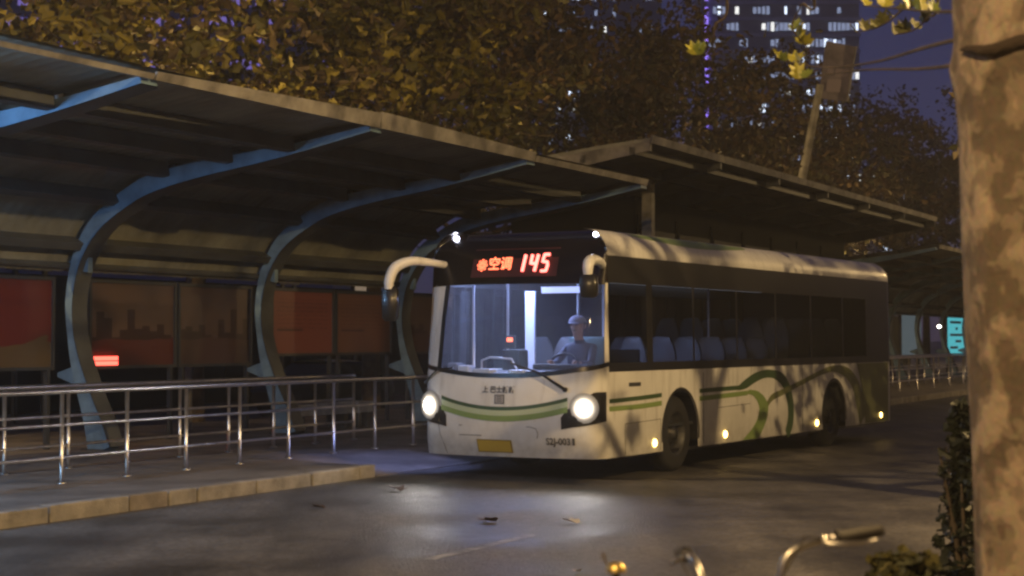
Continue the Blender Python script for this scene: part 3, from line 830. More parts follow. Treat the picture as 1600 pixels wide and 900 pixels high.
LB = catmull([(4.85, 1.02, 0), (5.2, .99, 0), (5.5, .88, 0), (5.62, .74, 0), (5.56, .58, 0), (5.42, .44, 0), (5.22, .305, 0)], 4)
MB().grid([[(XS+.002, a.x, a.y), (XS+.002, b.x, b.y)] for a, b in zip(LA, LB)]).build('swoosh', M_LGRN, bus)
vband('swoosh', M_OGRN, [(5.42, .66), (5.75, .87), (6.3, .96), (7.07, 1.08), (7.9, 1.21), (8.57, 1.27), (9.2, 1.20), (9.62, 1.02), (9.9, .72), (10.1, .40)],
      [.03, .05, .045, .04, .04, .05, .09, .13, .2, .22], XS+.001)
vinyl('rear_graphic', M_OGRN, [(9.75, 1.342), (9.98, 1.0), (10.1, .7), (10.2, .31), (11.5, .31), (11.5, 1.342)], XS+.003)
vinyl('roof_graphic', M_LGRN, [])if False else None
# green sweep on the roof edge
patch([p_of_y(y) for y in frange(1.3, 5.2, 14)], lambda p: 3.0-.07*math.sin(math.pi*(p-p_of_y(1.3))/(p_of_y(5.2)-p_of_y(1.3))), 3.05, 3, .004).build('roof_graphic', M_LGRN, bus, True)
# flap joints
def sjoint(pts): MB().tube([(W+.001, y, z) for y, z in pts], .004, 5).build('panel_joint', M_GREYTXT, bus)
sjoint([(.75, .32), (.75, .70), (1.80, .72), (1.80, .32)]); sjoint([(3.7, .80), (4.9, .82)]); sjoint([(3.2, .33), (3.2, 1.3)])
sjoint([(7.1, .33), (7.1, 1.3)])
vinyl('lettering_plate', M_GREYTXT, [(.85, 1.16), (1.20, 1.16), (1.20, 1.21), (.85, 1.21)])
# --- mirrors
def mirror(sg):
    if sg < 0:
        path = [(-1.00, .34, 2.69), (-1.16, .05, 2.73), (-1.30, -.18, 2.74), (-1.42, -.34, 2.66), (-1.46, -.42, 2.50), (-1.46, -.43, 2.38)]
        rd = [.045, .05, .06, .07, .066, .055]; hz = (1.98, 2.42); hx, hy = -1.46, -.40
    else:
        path = [(1.20, .26, 2.66), (1.26, .05, 2.69), (1.31, -.20, 2.70), (1.34, -.36, 2.67), (1.35, -.42, 2.60), (1.35, -.42, 2.52)]
        rd = [.05, .055, .065, .07, .065, .055]; hz = (2.24, 2.52); hx, hy = 1.35, -.40
    m = MB().tube(catmull(path, 5), [interp([(i/5, r) for i, r in enumerate(rd)], k/25) for k in range(26)], 12).build('mirror', M_WHITE, bus, True)
    hb = MB()
    prof = [(-.10, -.05), (.10, -.05), (.12, .0), (.10, .06), (-.10, .06), (-.12, 0)]
    rows = []
    for k, (zf, s) in enumerate(((0, .55), (.08, .9), (.5, 1.0), (.92, .92), (1, .6))):
        z = lerp(hz[0], hz[1], zf)
        rows.append([(hx+x*s, hy+y*s, z) for x, y in prof+prof[:1]])
    hb.grid(rows); hb.add(rows[0][:-1], [tuple(range(6))]); hb.add(rows[-1][:-1], [tuple(range(6))])
    hb.build('mirror_housing', M_BLACK, m, True)
    MB().box(hx-.085, hx+.085, hy+.062, hy+.066, hz[0]+.05, hz[1]-.05).build('mirror_glass', M_CHROME, m)
mirror(-1); mirror(1)
# --- interior
dash = []
for x in frange(-1.12, 1.12, 14):
    yf = -.02+.12*(x/1.1)**2
    dash.append([(x, yf, 1.20), (x, yf+.03, 1.30), (x, .42, 1.36), (x, .58, 1.30), (x, .62, .66)])
MB().grid(dash).build('dashboard', mat('dash_plastic', (.24, .25, .28), .45), bus, True)
MB().box(.12, .95, .44, .60, 1.37, 1.44).build('instrument_binnacle', M_INTD, bus, bevel=.02)
MB().box(-.42, -.16, .62, .86, .64, 1.62).build('fare_box', M_INTD, bus, bevel=.02)
MB().box(-.36, -.22, .60, .64, 1.63, 1.80).build('card_reader', M_INTD, bus, bevel=.01)
MB().box(-.33, -.25, .594, .599, 1.72, 1.77).build('card_reader_screen', M_LED, bus)
MB().tube([(-.62, .45, 1.34), (-.62, .45, 1.48), (-.5, .45, 1.52), (-.18, .45, 1.50), (-.10, .45, 1.36)], .014, 8).build('dash_rail', M_POLE, bus, True)
# clutter along the windscreen
for x0, x1, y0, y1, z1, m in ((-1.0, -.86, .22, .40, 1.45, M_SEAT), (-.82, -.66, .18, .36, 1.42, M_POLE), (-.56, -.30, .10, .30, 1.38, M_POLE), (-.05, .16, .12, .30, 1.37, M_POLE), (.2, .5, .10, .26, 1.36, M_SEAT)):
    MB().box(x0, x1, y0, y1, 1.31, z1).build('dash_tray', m, bus, bevel=.02)
# steering wheel
sw = []
for k in range(25):
    t = 2*math.pi*k/24
    sw.append((.44+.22*math.cos(t), .64+.10*math.sin(t), 1.40+.17*math.sin(t)))
MB().tube(sw, .016, 8, False).tube([(.44, .64, 1.40), (.44, .52, 1.25)], .03, 8).tube([(.24, .64, 1.40), (.64, .64, 1.40)], .014, 6).build('steering_wheel', M_INTD, bus, True)
for x, y, z0, z1 in ((.10, 1.75, .64, 2.62), (-.52, .95, .64, 2.62), (-.95, .80, .64, 2.62), (-.35, 3.4, .64, 2.62), (.35, 3.4, .64, 2.62), (.5, 5.2, .64, 2.62)):
    MB().tube([(x, y, z0), (x, y, z1)], .018, 8).build('handrail', M_POLE, bus, True)
MB().box(-.80, -.66, 1.92, 1.96, .7, 2.40).build('door_partition', M_POLE, bus)
MB().box(.22, 1.12, 1.46, 1.50, .64, 1.62).build('driver_partition', M_INTD, bus)
def lamp(x0, x1, y0, y1, z, m, nm='ceiling_lamp'):
    MB().box(x0, x1, y0, y1, z, z+.03).build(nm, m, bus)
MB().box(.05, .80, .82, .86, 2.34, 2.42).build('route_light_panel', M_IPAN, bus)
lamp(-.75, -.5, .75, 2.0, 2.585, M_ILAMP); lamp(-.2, .05, .72, .95, 2.585, M_ILAMP)
M_ILAMP2 = emis('interior_lamp_dim', (0.65, 0.72, 0.9), 1.2, (.5, .5, .5))
lamp(-.75, -.6, 4.4, 10.5, 2.585, M_ILAMP2); lamp(.35, .5, 2.3, 4.6, 2.585, emis('interior_lamp_mid', (.5, .62, 1.0), 3.6, (.5, .5, .5)))
light('step_lamp', 'SPOT', bus, (-1.31, 1.2, 2.2), 190, (.32, .40, 1.0), (0, R(28), 0), spot_size=R(64), spot_blend=.6, shadow_soft_size=.05)
# passenger seats
sm = MB()
prof = [(.0, .45), (.40, .47), (.42, .43), (.03, .40)]
rows = []
bp_ = catmull([(0, .02, .44), (0, .0, .50), (0, -.06, .78), (0, -.10, 1.02), (0, -.08, 1.08), (0, -.04, 1.06), (0, .0, .80), (0, .06, .50), (0, .36, .49), (0, .42, .46), (0, .38, .42), (0, .02, .42)], 3)
sm.grid([[(x*(1-.55*max(0, (v.z-.80)/.3)**2), -v.y*f, v.z-.05*(1-f)) for v in bp_] for x, f in ((-.21, .8), (-.18, 1), (0, 1.05), (.18, 1), (.21, .8))])
sm.box(-.05, .05, -.3, -.1, 0, .42)
SEAT_ME = sm.mesh('seat', M_SEAT, True)
for i in range(9):
    y = 2.55+i*.86
    zf = .64 if y < 6.2 else .95
    for x in (.93, .50, -.93, -.50):
        if x < 0 and (i in (3, 4)): continue
        inst(SEAT_ME, 'seat', bus, (x, y, zf), (0, 0, 0), (1, 1, 1.05))
MB().box(-1.2, 1.2, 6.0, BL-1.0, .64, .94).build('rear_platform', M_INTD, bus)

# ------------------------------------------------------------------ driver (seated, hands on the wheel)
def to_w(lx, ly, z):   # bus frame -> world
    c, s = math.cos(BA), math.sin(BA)
    return (BC[0]+lx*c+ly*s, BC[1]-lx*s+ly*c, z)
drv_seat = MB()
drv_seat.grid([[(x, -v.y, v.z) for v in bp_] for x in (-.25, -.22, .22, .25)]); drv_seat.box(-.18, .18, -.34, -.02, 0, .42)
inst(drv_seat.mesh('driver_seat', M_SEATB, True), 'driver_seat', bus, (.44, 1.28, .64), (0, 0, 0), (1, 1, 1.05))
pr = empty('person', to_w(.44, 1.0, .64), -BA, 'driver in a pale cap and dark shirt seated behind the windscreen', 'person')
def person_body():
    # joints in the bus-aligned frame, origin at the feet, -y forward, seat at z ~ .48
    J = {'pel': ((0, .16, .56), .155), 'waist': ((0, .17, .72), .14), 'chest': ((0, .15, .93), .165), 'neck0': ((0, .13, 1.07), .075),
         'neck': ((0, .10, 1.13), .055), 'chin': ((0, .07, 1.20), .075), 'head': ((0, .07, 1.29), .095), 'crown': ((0, .09, 1.365), .072)}
    E_ = [('pel', 'waist'), ('waist', 'chest'), ('chest', 'neck0'), ('neck0', 'neck'), ('neck', 'chin'), ('chin', 'head'), ('head', 'crown')]
    for s, n in ((1, 'L'), (-1, 'R')):
        J['sh'+n] = ((s*.19, .14, .99), .068); J['el'+n] = ((s*.25, -.05, .80), .048); J['wr'+n] = ((s*.19, -.27, .80), .032)
        J['ha'+n] = ((s*.175, -.335, .815), .038)
        E_ += [('chest', 'sh'+n), ('sh'+n, 'el'+n), ('el'+n, 'wr'+n), ('wr'+n, 'ha'+n)]
        for k in range(4):
            a = (s*(.195-.018*k), -.375, .835-.022*k); b = (s*(.18-.016*k), -.395, .81-.022*k)
            J[f'f{n}{k}'] = (a, .011); J[f'g{n}{k}'] = (b, .009)
            E_ += [('ha'+n, f'f{n}{k}'), (f'f{n}{k}', f'g{n}{k}')]
        J['th'+n] = ((s*.145, -.345, .845), .012); E_.append(('ha'+n, 'th'+n))
        J['hip'+n] = ((s*.09, .12, .52), .105); J['kn'+n] = ((s*.14, -.30, .54), .068); J['an'+n] = ((s*.13, -.34, .10), .042)
        J['to'+n] = ((s*.14, -.50, .045), .04)
        E_ += [('pel', 'hip'+n), ('hip'+n, 'kn'+n), ('kn'+n, 'an'+n), ('an'+n, 'to'+n)]
    ks = list(J); ix = {k: i for i, k in enumerate(ks)}
    me = bpy.data.meshes.new('skeleton'); me.from_pydata([J[k][0] for k in ks], [(ix[a], ix[b]) for a, b in E_], [])
    o = bpy.data.objects.new('skeleton', me); COL.objects.link(o)
    sk = o.modifiers.new('skin', 'SKIN'); sk.use_smooth_shade = True
    for k in ks:
        v = me.skin_vertices[0].data[ix[k]]; r = J[k][1]; v.radius = (r, r)
        v.use_root = (k == 'pel')
    sb = o.modifiers.new('sub', 'SUBSURF'); sb.levels = 2; sb.render_levels = 2
    dg = bpy.context.evaluated_depsgraph_get(); dg.update()
    m2 = bpy.data.meshes.new_from_object(o.evaluated_get(dg))
    bpy.data.objects.remove(o)
    m2.materials.clear()
    for m in (M_SKIN, M_SHIRT, M_TROUS): m2.materials.append(m)
    for p in m2.polygons:
        c = p.center
        if c.z > 1.10: i = 0
        elif c.z > .62 and c.y > -.24: i = 1
        elif c.y <= -.24 and c.z > .70: i = 0
        else: i = 2
        p.material_index = i; p.use_smooth = True
    b = bpy.data.objects.new('body', m2); COL.objects.link(b); b.parent = pr
    return b
try:
    body = person_body()
except Exception as ex:
    print('skin failed', ex)
hc = Vector((0, .07, 1.28))
fc = MB()
fc.add([(-.012, -.035, 1.265), (.012, -.035, 1.265), (0, -.055, 1.262), (0, -.03, 1.305), (0, -.03, 1.25)], [(0, 2, 3), (2, 1, 3), (0, 4, 2), (4, 1, 2)])
for s in (-1, 1): fc.tube([(s*.098, .08, 1.25), (s*.104, .085, 1.28), (s*.098, .08, 1.305)], [.008, .016, .010], 6)
fc.build('nose_and_ears', M_SKIN, pr, True)
ey = MB()
for s in (-1, 1): ey.tube([(s*.034-.013, -.026, 1.296), (s*.034+.013, -.026, 1.296)], .006, 6)
ey.tube([(-.022, -.022, 1.225), (.022, -.022, 1.225)], .005, 6)
ey.build('eyes_and_mouth', M_HAIR, pr)
hr = MB(); rows = []
for i in range(9):
    th = lerp(-.25, 1.0, i/8)*math.pi/2
    rows.append([(.108*math.cos(th)*math.cos(a), .085+.112*math.cos(th)*math.sin(a), 1.295+.10*math.sin(th)) for a in frange(-.3, math.pi+.3, 14)])
hr.grid(rows).build('hair', M_HAIR, pr, True)
cpm = MB(); rows = []
for i in range(7):
    th = i/6*math.pi/2
    rows.append([(.118*math.cos(th)*math.cos(a), .075+.125*math.cos(th)*math.sin(a), 1.325+.095*math.sin(th)) for a in frange(0, 2*math.pi, 24)])
cpm.grid(rows)
cpm.grid([[(.095*math.sin(a)*1.0, .075-.11*math.cos(a)-q*.085*math.cos(a)**.5 if math.cos(a) > 0 else 0, 1.332-q*.02) for a in frange(-1.35, 1.35, 12)] for q in (0, .5, 1)])
cpm.build('cap', M_CAP, pr, True)

# ------------------------------------------------------------------ trees
def leaf_quad(mb, c, size, rnd, mi):
    d = Vector((rnd.gauss(0, 1), rnd.gauss(0, 1), rnd.gauss(0, .8))).normalized()
    e = d.cross(Vector((rnd.gauss(0, 1), rnd.gauss(0, 1), rnd.gauss(0, 1)))).normalized()
    n = d.cross(e)*size*.18
    a = size*rnd.uniform(.55, 1.35); b = a*rnd.uniform(.55, .85)
    u = rnd.uniform
    mb.add([c, c-d*a*.5, c-d*a*.12+e*b*u(.4, .6)+n, c+d*a*.12+e*b*.26+n*.6, c+d*a*.34+e*b*u(.3, .45)+n, c+d*a*u(.5, .65),
            c+d*a*.34-e*b*u(.3, .45)+n, c+d*a*.12-e*b*.26+n*.6, c-d*a*.12-e*b*u(.4, .6)+n],
           [(0, 1, 2), (0, 2, 3), (0, 3, 4), (0, 4, 5), (0, 5, 6), (0, 6, 7), (0, 7, 8), (0, 8, 1)], mi)
def tree(label, loc, h, cr, cz0, nl, lsize, mats, seed, clump=70, sig=.55, group='trees behind the shelters', lean=0.0, tr=.2):
    rnd = random.Random(seed)
    root = empty('broadleaf_tree', loc, rnd.uniform(0, 6.28), label, 'tree', group)
    tb = MB()
    bend = Vector((rnd.uniform(-.3, .3)+lean, rnd.uniform(-.3, .3), 0))
    tp = [Vector((0, 0, 0))+bend*(k/6)**1.5+Vector((rnd.uniform(-.05, .05), rnd.uniform(-.05, .05), h*.8*k/6)) for k in range(7)]
    tp[0] = Vector((0, 0, -.1))
    tb.tube(tp, [tr*1.15, tr, tr*.86, tr*.70, tr*.5, tr*.3, tr*.12], 10)
    ends = []
    nlimb = 11
    for i in range(nlimb):
        f = rnd.uniform(.36, .95); k = f*6; j = int(k); base = tp[min(j, 5)].lerp(tp[min(j+1, 6)], k-j)
        az = i*2.4+rnd.uniform(-.4, .4); ln = cr*rnd.uniform(.7, 1.0)*(1.1-.45*abs(f-.55))
        rise = rnd.uniform(.10, .6)*ln
        dirv = Vector((math.cos(az), math.sin(az), 0))
        pts = [base, base+dirv*ln*.35+Vector((0, 0, rise*.55)), base+dirv*ln*.7+Vector((rnd.uniform(-.3, .3), rnd.uniform(-.3, .3), rise*.8)), base+dirv*ln+Vector((0, 0, rise*.75))]
        r0 = tr*.42*(1.15-f*.6)
        cpth = catmull(pts, 4)
        tb.tube(cpth, [lerp(r0, .015, q/(len(cpth)-1)) for q in range(len(cpth))], 6)
        for q in (5, 7, 9, 11, 12): ends.append(cpth[q])
        for q in (6, 9):
            b0 = cpth[q]; d2 = Vector((rnd.gauss(0, 1), rnd.gauss(0, 1), rnd.uniform(-.3, .7))).normalized()*ln*.35
            tb.tube([b0, b0+d2*.5+Vector((0, 0, .08)), b0+d2], [r0*.35, r0*.22, .01], 5); ends += [b0+d2*.6, b0+d2]
    ends.append(tp[6])
    tb.build('trunk', M_TRUNK, root, True)
    lb = MB()
    n = 0
    cc = []
    while n < nl:
        if rnd.random() < .55: c = rnd.choice(ends).copy()
        else:
            u = rnd.random()**.4; az = rnd.uniform(0, 6.283); el = rnd.uniform(-1, 1)
            rr = math.sqrt(1-el*el)*u
            c = Vector((cr*rr*math.cos(az), cr*rr*math.sin(az), (cz0+h)/2+(h-cz0)/2*el*u))
        if c.z < cz0: c.z = cz0+rnd.uniform(0, .8)
        sg = sig*rnd.uniform(.6, 1.3)
        mi0 = rnd.randrange(len(mats))
        for _ in range(clump):
            q = c+Vector((rnd.gauss(0, sg), rnd.gauss(0, sg), rnd.gauss(0, sg*.7)))
            leaf_quad(lb, q, lsize, rnd, mi0 if rnd.random() < .6 else rnd.randrange(len(mats))); n += 1
    lb.build('crown', mats, root)
    return root
TL = [
 ('ochre-leaved tree over the left edge of the near shelter', -9.6, 6.5, 11.5, 4.6, 4.2, 6386, .235, 0),
 ('bright ochre tree above the first blue rib of the near shelter', -9.3, 13.2, 12, 4.6, 4.6, 7663, .235, 0),
 ('large golden tree above the middle of the near shelter roof', -9.2, 19.8, 12, 4.6, 5.0, 7663, .235, 0),
 ('brown-leaved tree above the far end of the near shelter', -10.0, 26.5, 13, 4.8, 5.0, 10400, .22, 1),
 ('dark brown tree left of the tall canopy peak', -10.5, 35, 14, 5.0, 4.6, 9600, .23, 1),
 ('dim sparse tree behind the tall canopy peak', -10.5, 45, 14, 5.0, 4.0, 7680, .24, 1),
 ('dim tree behind the violet light line', -11, 56, 13, 5.0, 4.0, 7680, .25, 1),
 ('rust-brown tree behind the leaning sign pole', -11, 68, 14.5, 5.4, 3.6, 8320, .26, 1),
 ('low dull tree right of the leaning sign pole', -10.5, 82, 16.5, 6.2, 3.0, 9600, .28, 1),
 ('farthest dull tree beside the foreground trunk', -9, 98, 18, 7.0, 2.5, 9600, .30, 1)]
for i, (lb_, p, s, h, cr, cz, nl, ls, k) in enumerate(TL):
    tree(lb_, T(p, s), h, cr, cz, nl, ls, M_LEAF if k == 0 else M_LEAFD, 100+i, clump=60, sig=.40 if k == 0 else .5)
# street tree on the near pavement, right of the picture: its trunk and boughs shade the side of the bus
tree('sparse street tree on the near pavement right of the picture', T(10.3, 2.6, .12), 8.5, 2.6, 4.2, 260, .2, M_LEAF, 300, clump=10, sig=.4, group='trees on the near pavement', tr=.22)
tree('leafy street tree on the near pavement right of the picture', T(10.4, 7.6, .12), 9, 2.7, 3.0, 2600, .2, M_LEAF, 301, clump=30, sig=.45, group='trees on the near pavement', tr=.22)

# foreground plane tree
nt_ = empty('plane_tree', (1.985, 6.5, .12), 0, 'thick mottled plane tree trunk in the right foreground', 'tree')
rows = []
rnd = random.Random(8)
prof = [(-.1, .30), (.15, .262), (.5, .243), (.9, .236), (1.3, .236), (1.7, .246), (2.0, .25), (2.4, .255), (2.62, .268), (2.75, .264), (3.1, .27), (3.6, .25), (4.4, .22), (5.4, .18), (6.5, .10)]
fine = catmull([(r, 0, z) for z, r in prof], 6)
for k, v in enumerate(fine):
    z = v.z; cx = -.012*z + .01*math.sin(z*2.1)
    row = []
    for a in range(29):
        t = 2*math.pi*a/28
        rr = v.x*(1+.035*math.sin(2*t+z*1.3)+.03*math.sin(3*t-z*2.2)+.018*math.sin(5*t+z*4))
        rr += .015*math.exp(-((z-2.66)/.06)**2)
        row.append((cx+rr*math.cos(t), rr*math.sin(t), z))
    row[-1] = row[0]
    rows.append(row)
trunk = MB().grid(rows).build('trunk', M_PLANE, nt_, True)
# dark healed knot across the trunk
kr = []
for a in frange(-2.9, -.5, 16):
    kr.append((-.03+.288*math.cos(a), .288*math.sin(a), 2.70+.012*math.sin(a*6)))
MB().tube(kr, [.004+.024*math.sin(math.pi*i/16)**.6 for i in range(17)], 8).build('knot', mat('knot_bark', (.035, .022, .014), .9, bump=.6, bscale=30), nt_, True)
# limbs out of frame and the twigs hanging into view
def wl(p): return Vector(p)-Vector((1.985, 6.5, .12))
LIMBS = [[(1.9, 6.5, 4.6), (1.2, 7.4, 5.3), (.5, 8.6, 5.5), (-.4, 10, 5.6)], [(1.95, 6.5, 4.9), (2.9, 7.3, 5.8), (4.0, 8.6, 6.2)],
         [(1.9, 6.5, 5.4), (1.5, 5.4, 6.2), (.9, 4.0, 6.6)], [(1.9, 6.5, 4.3), (2.1, 8.0, 4.6), (2.4, 9.6, 4.55), (2.6, 11, 4.4)]]
for L_ in LIMBS:
    c = catmull([wl(p) for p in L_], 6); MB().tube(c, [lerp(.09, .02, i/(len(c)-1)) for i in range(len(c))], 8).build('limb', M_TRUNK, nt_, True)
def px(x, y, D): return ((x-800)/2700*D, D, 1.75+(530-y)/2700*D)
TW = [[px(1530, 96, 6.55), px(1440, 106, 7.6), px(1350, 108, 8.6), px(1250, 122, 9.4)],
      [px(1530, 52, 6.55), px(1450, 72, 7.4), px(1370, 95, 8.4), px(1290, 104, 9.2), px(1222, 92, 9.8)],
      [(.9, 8.0, 5.42), px(1268, -45, 9.2), px(1254, 5, 9.6), px(1240, 40, 9.8), px(1262, 70, 9.9)],
      [(.5, 8.6, 5.5), px(1130, -50, 9.6), px(1118, 40, 9.8), px(1112, 78, 10), px(1090, 84, 10.1)],
      [px(1530, 14, 6.55), px(1470, 16, 7.4), px(1420, 12, 8.2), px(1352, 6, 9.0)],
      [(2.3, 9.2, 4.55), px(1440, -25, 9.4), px(1410, 15, 9.7), px(1375, 40, 10.0), px(1340, 48, 10.2)],
      [(2.35, 9.4, 4.5), px(1470, -10, 9.3), px(1452, 25, 9.6), px(1430, 45, 9.8), px(1400, 52, 9.9)]]
def leaf_mesh(size, m, seed):
    rnd = random.Random(seed)
    out = [(0, 0), (.28, .05), (.5, .32), (.30, .42), (.42, .78), (.16, .66), (0, 1.0), (-.16, .66), (-.42, .78), (-.30, .42), (-.5, .32), (-.28, .05)]
    v = [(0, .4*size, 0)]+[(x*size, y*size, (abs(x)*.35+rnd.uniform(-.05, .05))*size) for x, y in out]
    n = len(out)
    return MB().add(v, [(0, i+1, (i+1) % n+1) for i in range(n)]).mesh('leaf', m)
LM = [leaf_mesh(s, M_LEAFN[i % 2], i) for i, s in enumerate((.10, .085, .075, .09))]
LM.append(leaf_mesh(.09, mat('near_leaf_olive', (.085, .085, .02), .6), 9))
LEAVES = [[(1.0, .2, 0), (.97, -.4, 1)], [(1.0, .5, 0), (.94, -.5, 0), (.90, 1.2, 1), (.97, 2.0, 1)], [(.98, .3, 0), (.8, -.5, 1), (.9, 1.4, 1), (1.0, 2.2, 0)],
          [(1.0, .1, 0), (.97, 1.3, 1), (.93, -.9, 1), (1.0, 2.0, 1)], [(.5, .4, 0), (.7, 1.0, 1), (.85, -.4, 0), (.95, .3, 1), (.6, 1.9, 1), (1.0, .9, 0), (.4, .1, 1)],
          [(.3, .4, 2), (.4, 1.5, 2), (.5, -.4, 2), (.6, .8, 2), (.7, 1.9, 2), (.8, -.8, 2), (.9, .3, 2), (1.0, 1.1, 2), (.75, .1, 2)], [(.35, .9, 2), (.5, -.7, 2), (.62, 1.6, 2), (.72, .2, 2), (.82, 1.1, 2), (.92, -.3, 2), (1.0, .6, 2)]]
rnd = random.Random(77)
for L_, lv in zip(TW, LEAVES):
    c = catmull([wl(p) for p in L_], 6); m = len(c)
    b = MB().tube(c, [lerp(.010, .003, i/(m-1)) for i in range(m)], 6).build('branch', M_TRUNK, nt_, True)
    for f, a, k in lv:
        q = c[min(m-1, int(f*(m-1)))]
        inst(LM[4] if k == 2 else LM[(k+int(f*50)) % 2 if k else 0], 'leaf', b, q, (rnd.uniform(.7, 1.6), rnd.uniform(-.4, .4), a*1.3+rnd.uniform(-.3, .3)), (rnd.uniform(.8, 1.15),)*3)

# shrubs on the near verge
def shrub(label, loc, rx, ry, h, n, ls, mats, seed):
    rnd = random.Random(seed); r = empty('shrub', loc, 0, label, 'shrub', 'shrubs at the near kerb')
    sb = MB()
    for k in range(9):
        a = k*.7; sb.tube([(0, 0, -.02), (rx*.4*math.cos(a), ry*.4*math.sin(a), h*.5), (rx*.7*math.cos(a), ry*.7*math.sin(a), h*rnd.uniform(.7, .95))], [.018, .012, .005], 5)
    sb.build('stem', M_TRUNK, r)
    lb = MB()
    for _ in range(n):
        a = rnd.uniform(0, 6.283); u = rnd.random()**.5; z = rnd.random()
        w = (1-.55*z**2)*(.75+.25*math.sin(5*a+z*7))
        leaf_quad(lb, Vector((rx*u*w*math.cos(a), ry*u*w*math.sin(a), .06+h*z)), ls, rnd, rnd.randrange(len(mats)))
    lb.build('foliage', mats, r); return r
shrub('dark tall shrub on the kerb just left of the foreground trunk', (2.44, 9.3, .14), .20, .25, 1.2, 1000, .07, M_LEAFG, 3)
shrub('low yellowish shrub at the foot of the foreground trunk', (1.40, 6.15, .12), .28, .3, .80, 1200, .06, M_LEAFH, 4)

# ------------------------------------------------------------------ bicycles
def wheel_mesh():
    b = MB()
    ring = lambda r, n=36: [(0, r*math.cos(2*math.pi*k/n), r*math.sin(2*math.pi*k/n)) for k in range(n+1)]
    b.tube(ring(.315), .019, 8, False, 0); b.tube(ring(.295), .010, 6, False, 1)
    for k in range(18):
        a = 2*math.pi*k/18; b.tube([(.02*(-1)**k, 0, 0), (0, .29*math.cos(a), .29*math.sin(a))], .0016, 3, False, 1)
    b.tube([(-.04, 0, 0), (.04, 0, 0)], .02, 8, True, 1)
    return b.mesh('wheel', [M_RUB, M_STEEL], True)
WH = wheel_mesh()
def bicycle(label, loc, rz, rise, bell):
    r = empty('bicycle', loc, rz, label, 'bicycle', 'bicycles parked in front of the camera')
    inst(WH, 'wheel', r, (0, -.16, .334)); inst(WH, 'wheel', r, (0, .90, .334))
    f = MB()
    f.tube([(0, .05, .74), (0, .07, .60)], .022, 10); f.tube([(0, .07, .62), (0, .42, .30)], .019, 10); f.tube([(0, .06, .70), (0, .36, .48), (0, .52, .46)], .016, 10)
    f.tube([(0, .42, .30), (0, .56, .66)], .018, 10)
    for s in (-1, 1): f.tube([(s*.03, .42, .30), (s*.06, .90, .334)], .011, 8); f.tube([(s*.02, .54, .62), (s*.06, .90, .334)], .009, 8)
    f.build('frame', M_BIKE, r, True)
    k = MB()
    for s in (-1, 1): k.tube([(s*.045, .06, .60), (s*.05, -.02, .50), (s*.05, -.16, .334)], .012, 8)
    k.tube([(-.05, .06, .60), (.05, .06, .60)], .016, 8); k.tube([(0, .06, .60), (0, .03, .80), (0, .0, .86+rise*.3)], .014, 8)
    k.build('fork', M_BSTEEL, r, True)
    zc_ = .86+rise*.3; zt = zc_+rise
    half = [(0, 0, zc_), (.05, -.012, zc_+.005), (.105, -.02, lerp(zc_, zt, .35)), (.135, -.005, lerp(zc_, zt, .82)), (.175, .035, zt), (.225, .095, zt+.004), (.285, .17, zt+.006)]
    full = [(-x, y, z) for x, y, z in reversed(half[1:])]+half
    hb = MB().tube(catmull(full, 6), .0115, 10).build('handlebar', M_BSTEEL, r, True)
    for s in (-1, 1):
        a, b = Vector((s*.235, .107, zt+.005)), Vector((s*.318, .215, zt+.008)); d = (b-a).normalized()
        MB().tube([a, a+d*.006, a+d*.012, b-d*.01, b], [.021, .023, .0185, .0175, .014], 12).build('grip', M_GRIP, r, True)
        lev = MB().tube([a-d*.03+Vector((0, -.012, -.005)), a-d*.02+Vector((s*.012, -.035, -.01)), a+d*.06+Vector((s*.02, -.03, -.022)), a+d*.11+Vector((s*.02, -.028, -.02))], [.010, .008, .006, .005], 8)
        lev.tube([a-d*.045, a-d*.012], .0165, 10)
        lev.build('brake_lever', M_BSTEEL, r, True)
        MB().tube([a-d*.03, a-d*.06+Vector((0, -.06, .02)), Vector((s*.04, -.10, zc_-.06)), Vector((0, .03, .62))], .0028, 5).build('brake_cable', M_GRIP, r, True)
    MB().lathe([(.0, .001), (.0, .10), (.015, .115), (.03, .10)], (0, .30, .60), 'z', 4) if False else None
    sp_ = MB().tube([(0, .545, .62), (0, .59, .72)], .014, 8); sp_.build('seat_post', M_BSTEEL, r, True)
    sd_ = MB(); rows = []
    for y, w, z in ((.40, .02, .735), (.44, .03, .745), (.54, .05, .75), (.64, .09, .76), (.70, .10, .765), (.73, .07, .75)):
        rows.append([(w*math.cos(t), y+.02, z-.03*(1-math.sin(t))) for t in frange(0, math.pi, 8)])
    sd_.grid(rows).build('saddle', M_GRIP, r, True)
    cr = MB().tube([(-.06, .42, .30), (.06, .42, .30)], .016, 8); cr.tube([(.06, .42, .30), (.065, .50, .16)], .009, 6); cr.tube([(-.06, .42, .30), (-.065, .34, .44)], .009, 6)
    cr.box(.065, .15, .47, .53, .15, .17).box(-.15, -.065, .31, .37, .43, .45); cr.build('crank', M_BSTEEL, r)
    MB().tube([(-.03, .80, .30), (-.14, .84, .005)], .009, 6).build('kickstand', M_BSTEEL, r)
    if bell:
        bx, by, bz = bell
        be = MB().lathe([(.0, .028), (.012, .027), (.022, .02), (.028, .008), (.029, .001)], (bx, by, bz), 'z', 20).build('bell', M_BRASS, r, True)
        MB().tube([(bx-.012, by, bz-.008), (bx-.028, by-.01, bz+.028), (bx-.034, by-.014, bz+.052)], .0035, 6).build('bell_lever', M_BSTEEL, be, True)
        MB().tube([(bx, by, bz), (bx, by, bz-.06)], .009, 8).build('bell_mount', M_GRIP, be)
    return r
bicycle('parked bicycle whose chrome handlebar and dark grips show at the bottom right', (.755, 4.55, .125), R(-36), .16, None).rotation_euler = (0, R(-9.5), R(-36))
bicycle('parked bicycle with a brass bell at the bottom edge left of the chrome handlebar', (.12, 4.85, .12), R(-22), .03, (.17, .03, .985))

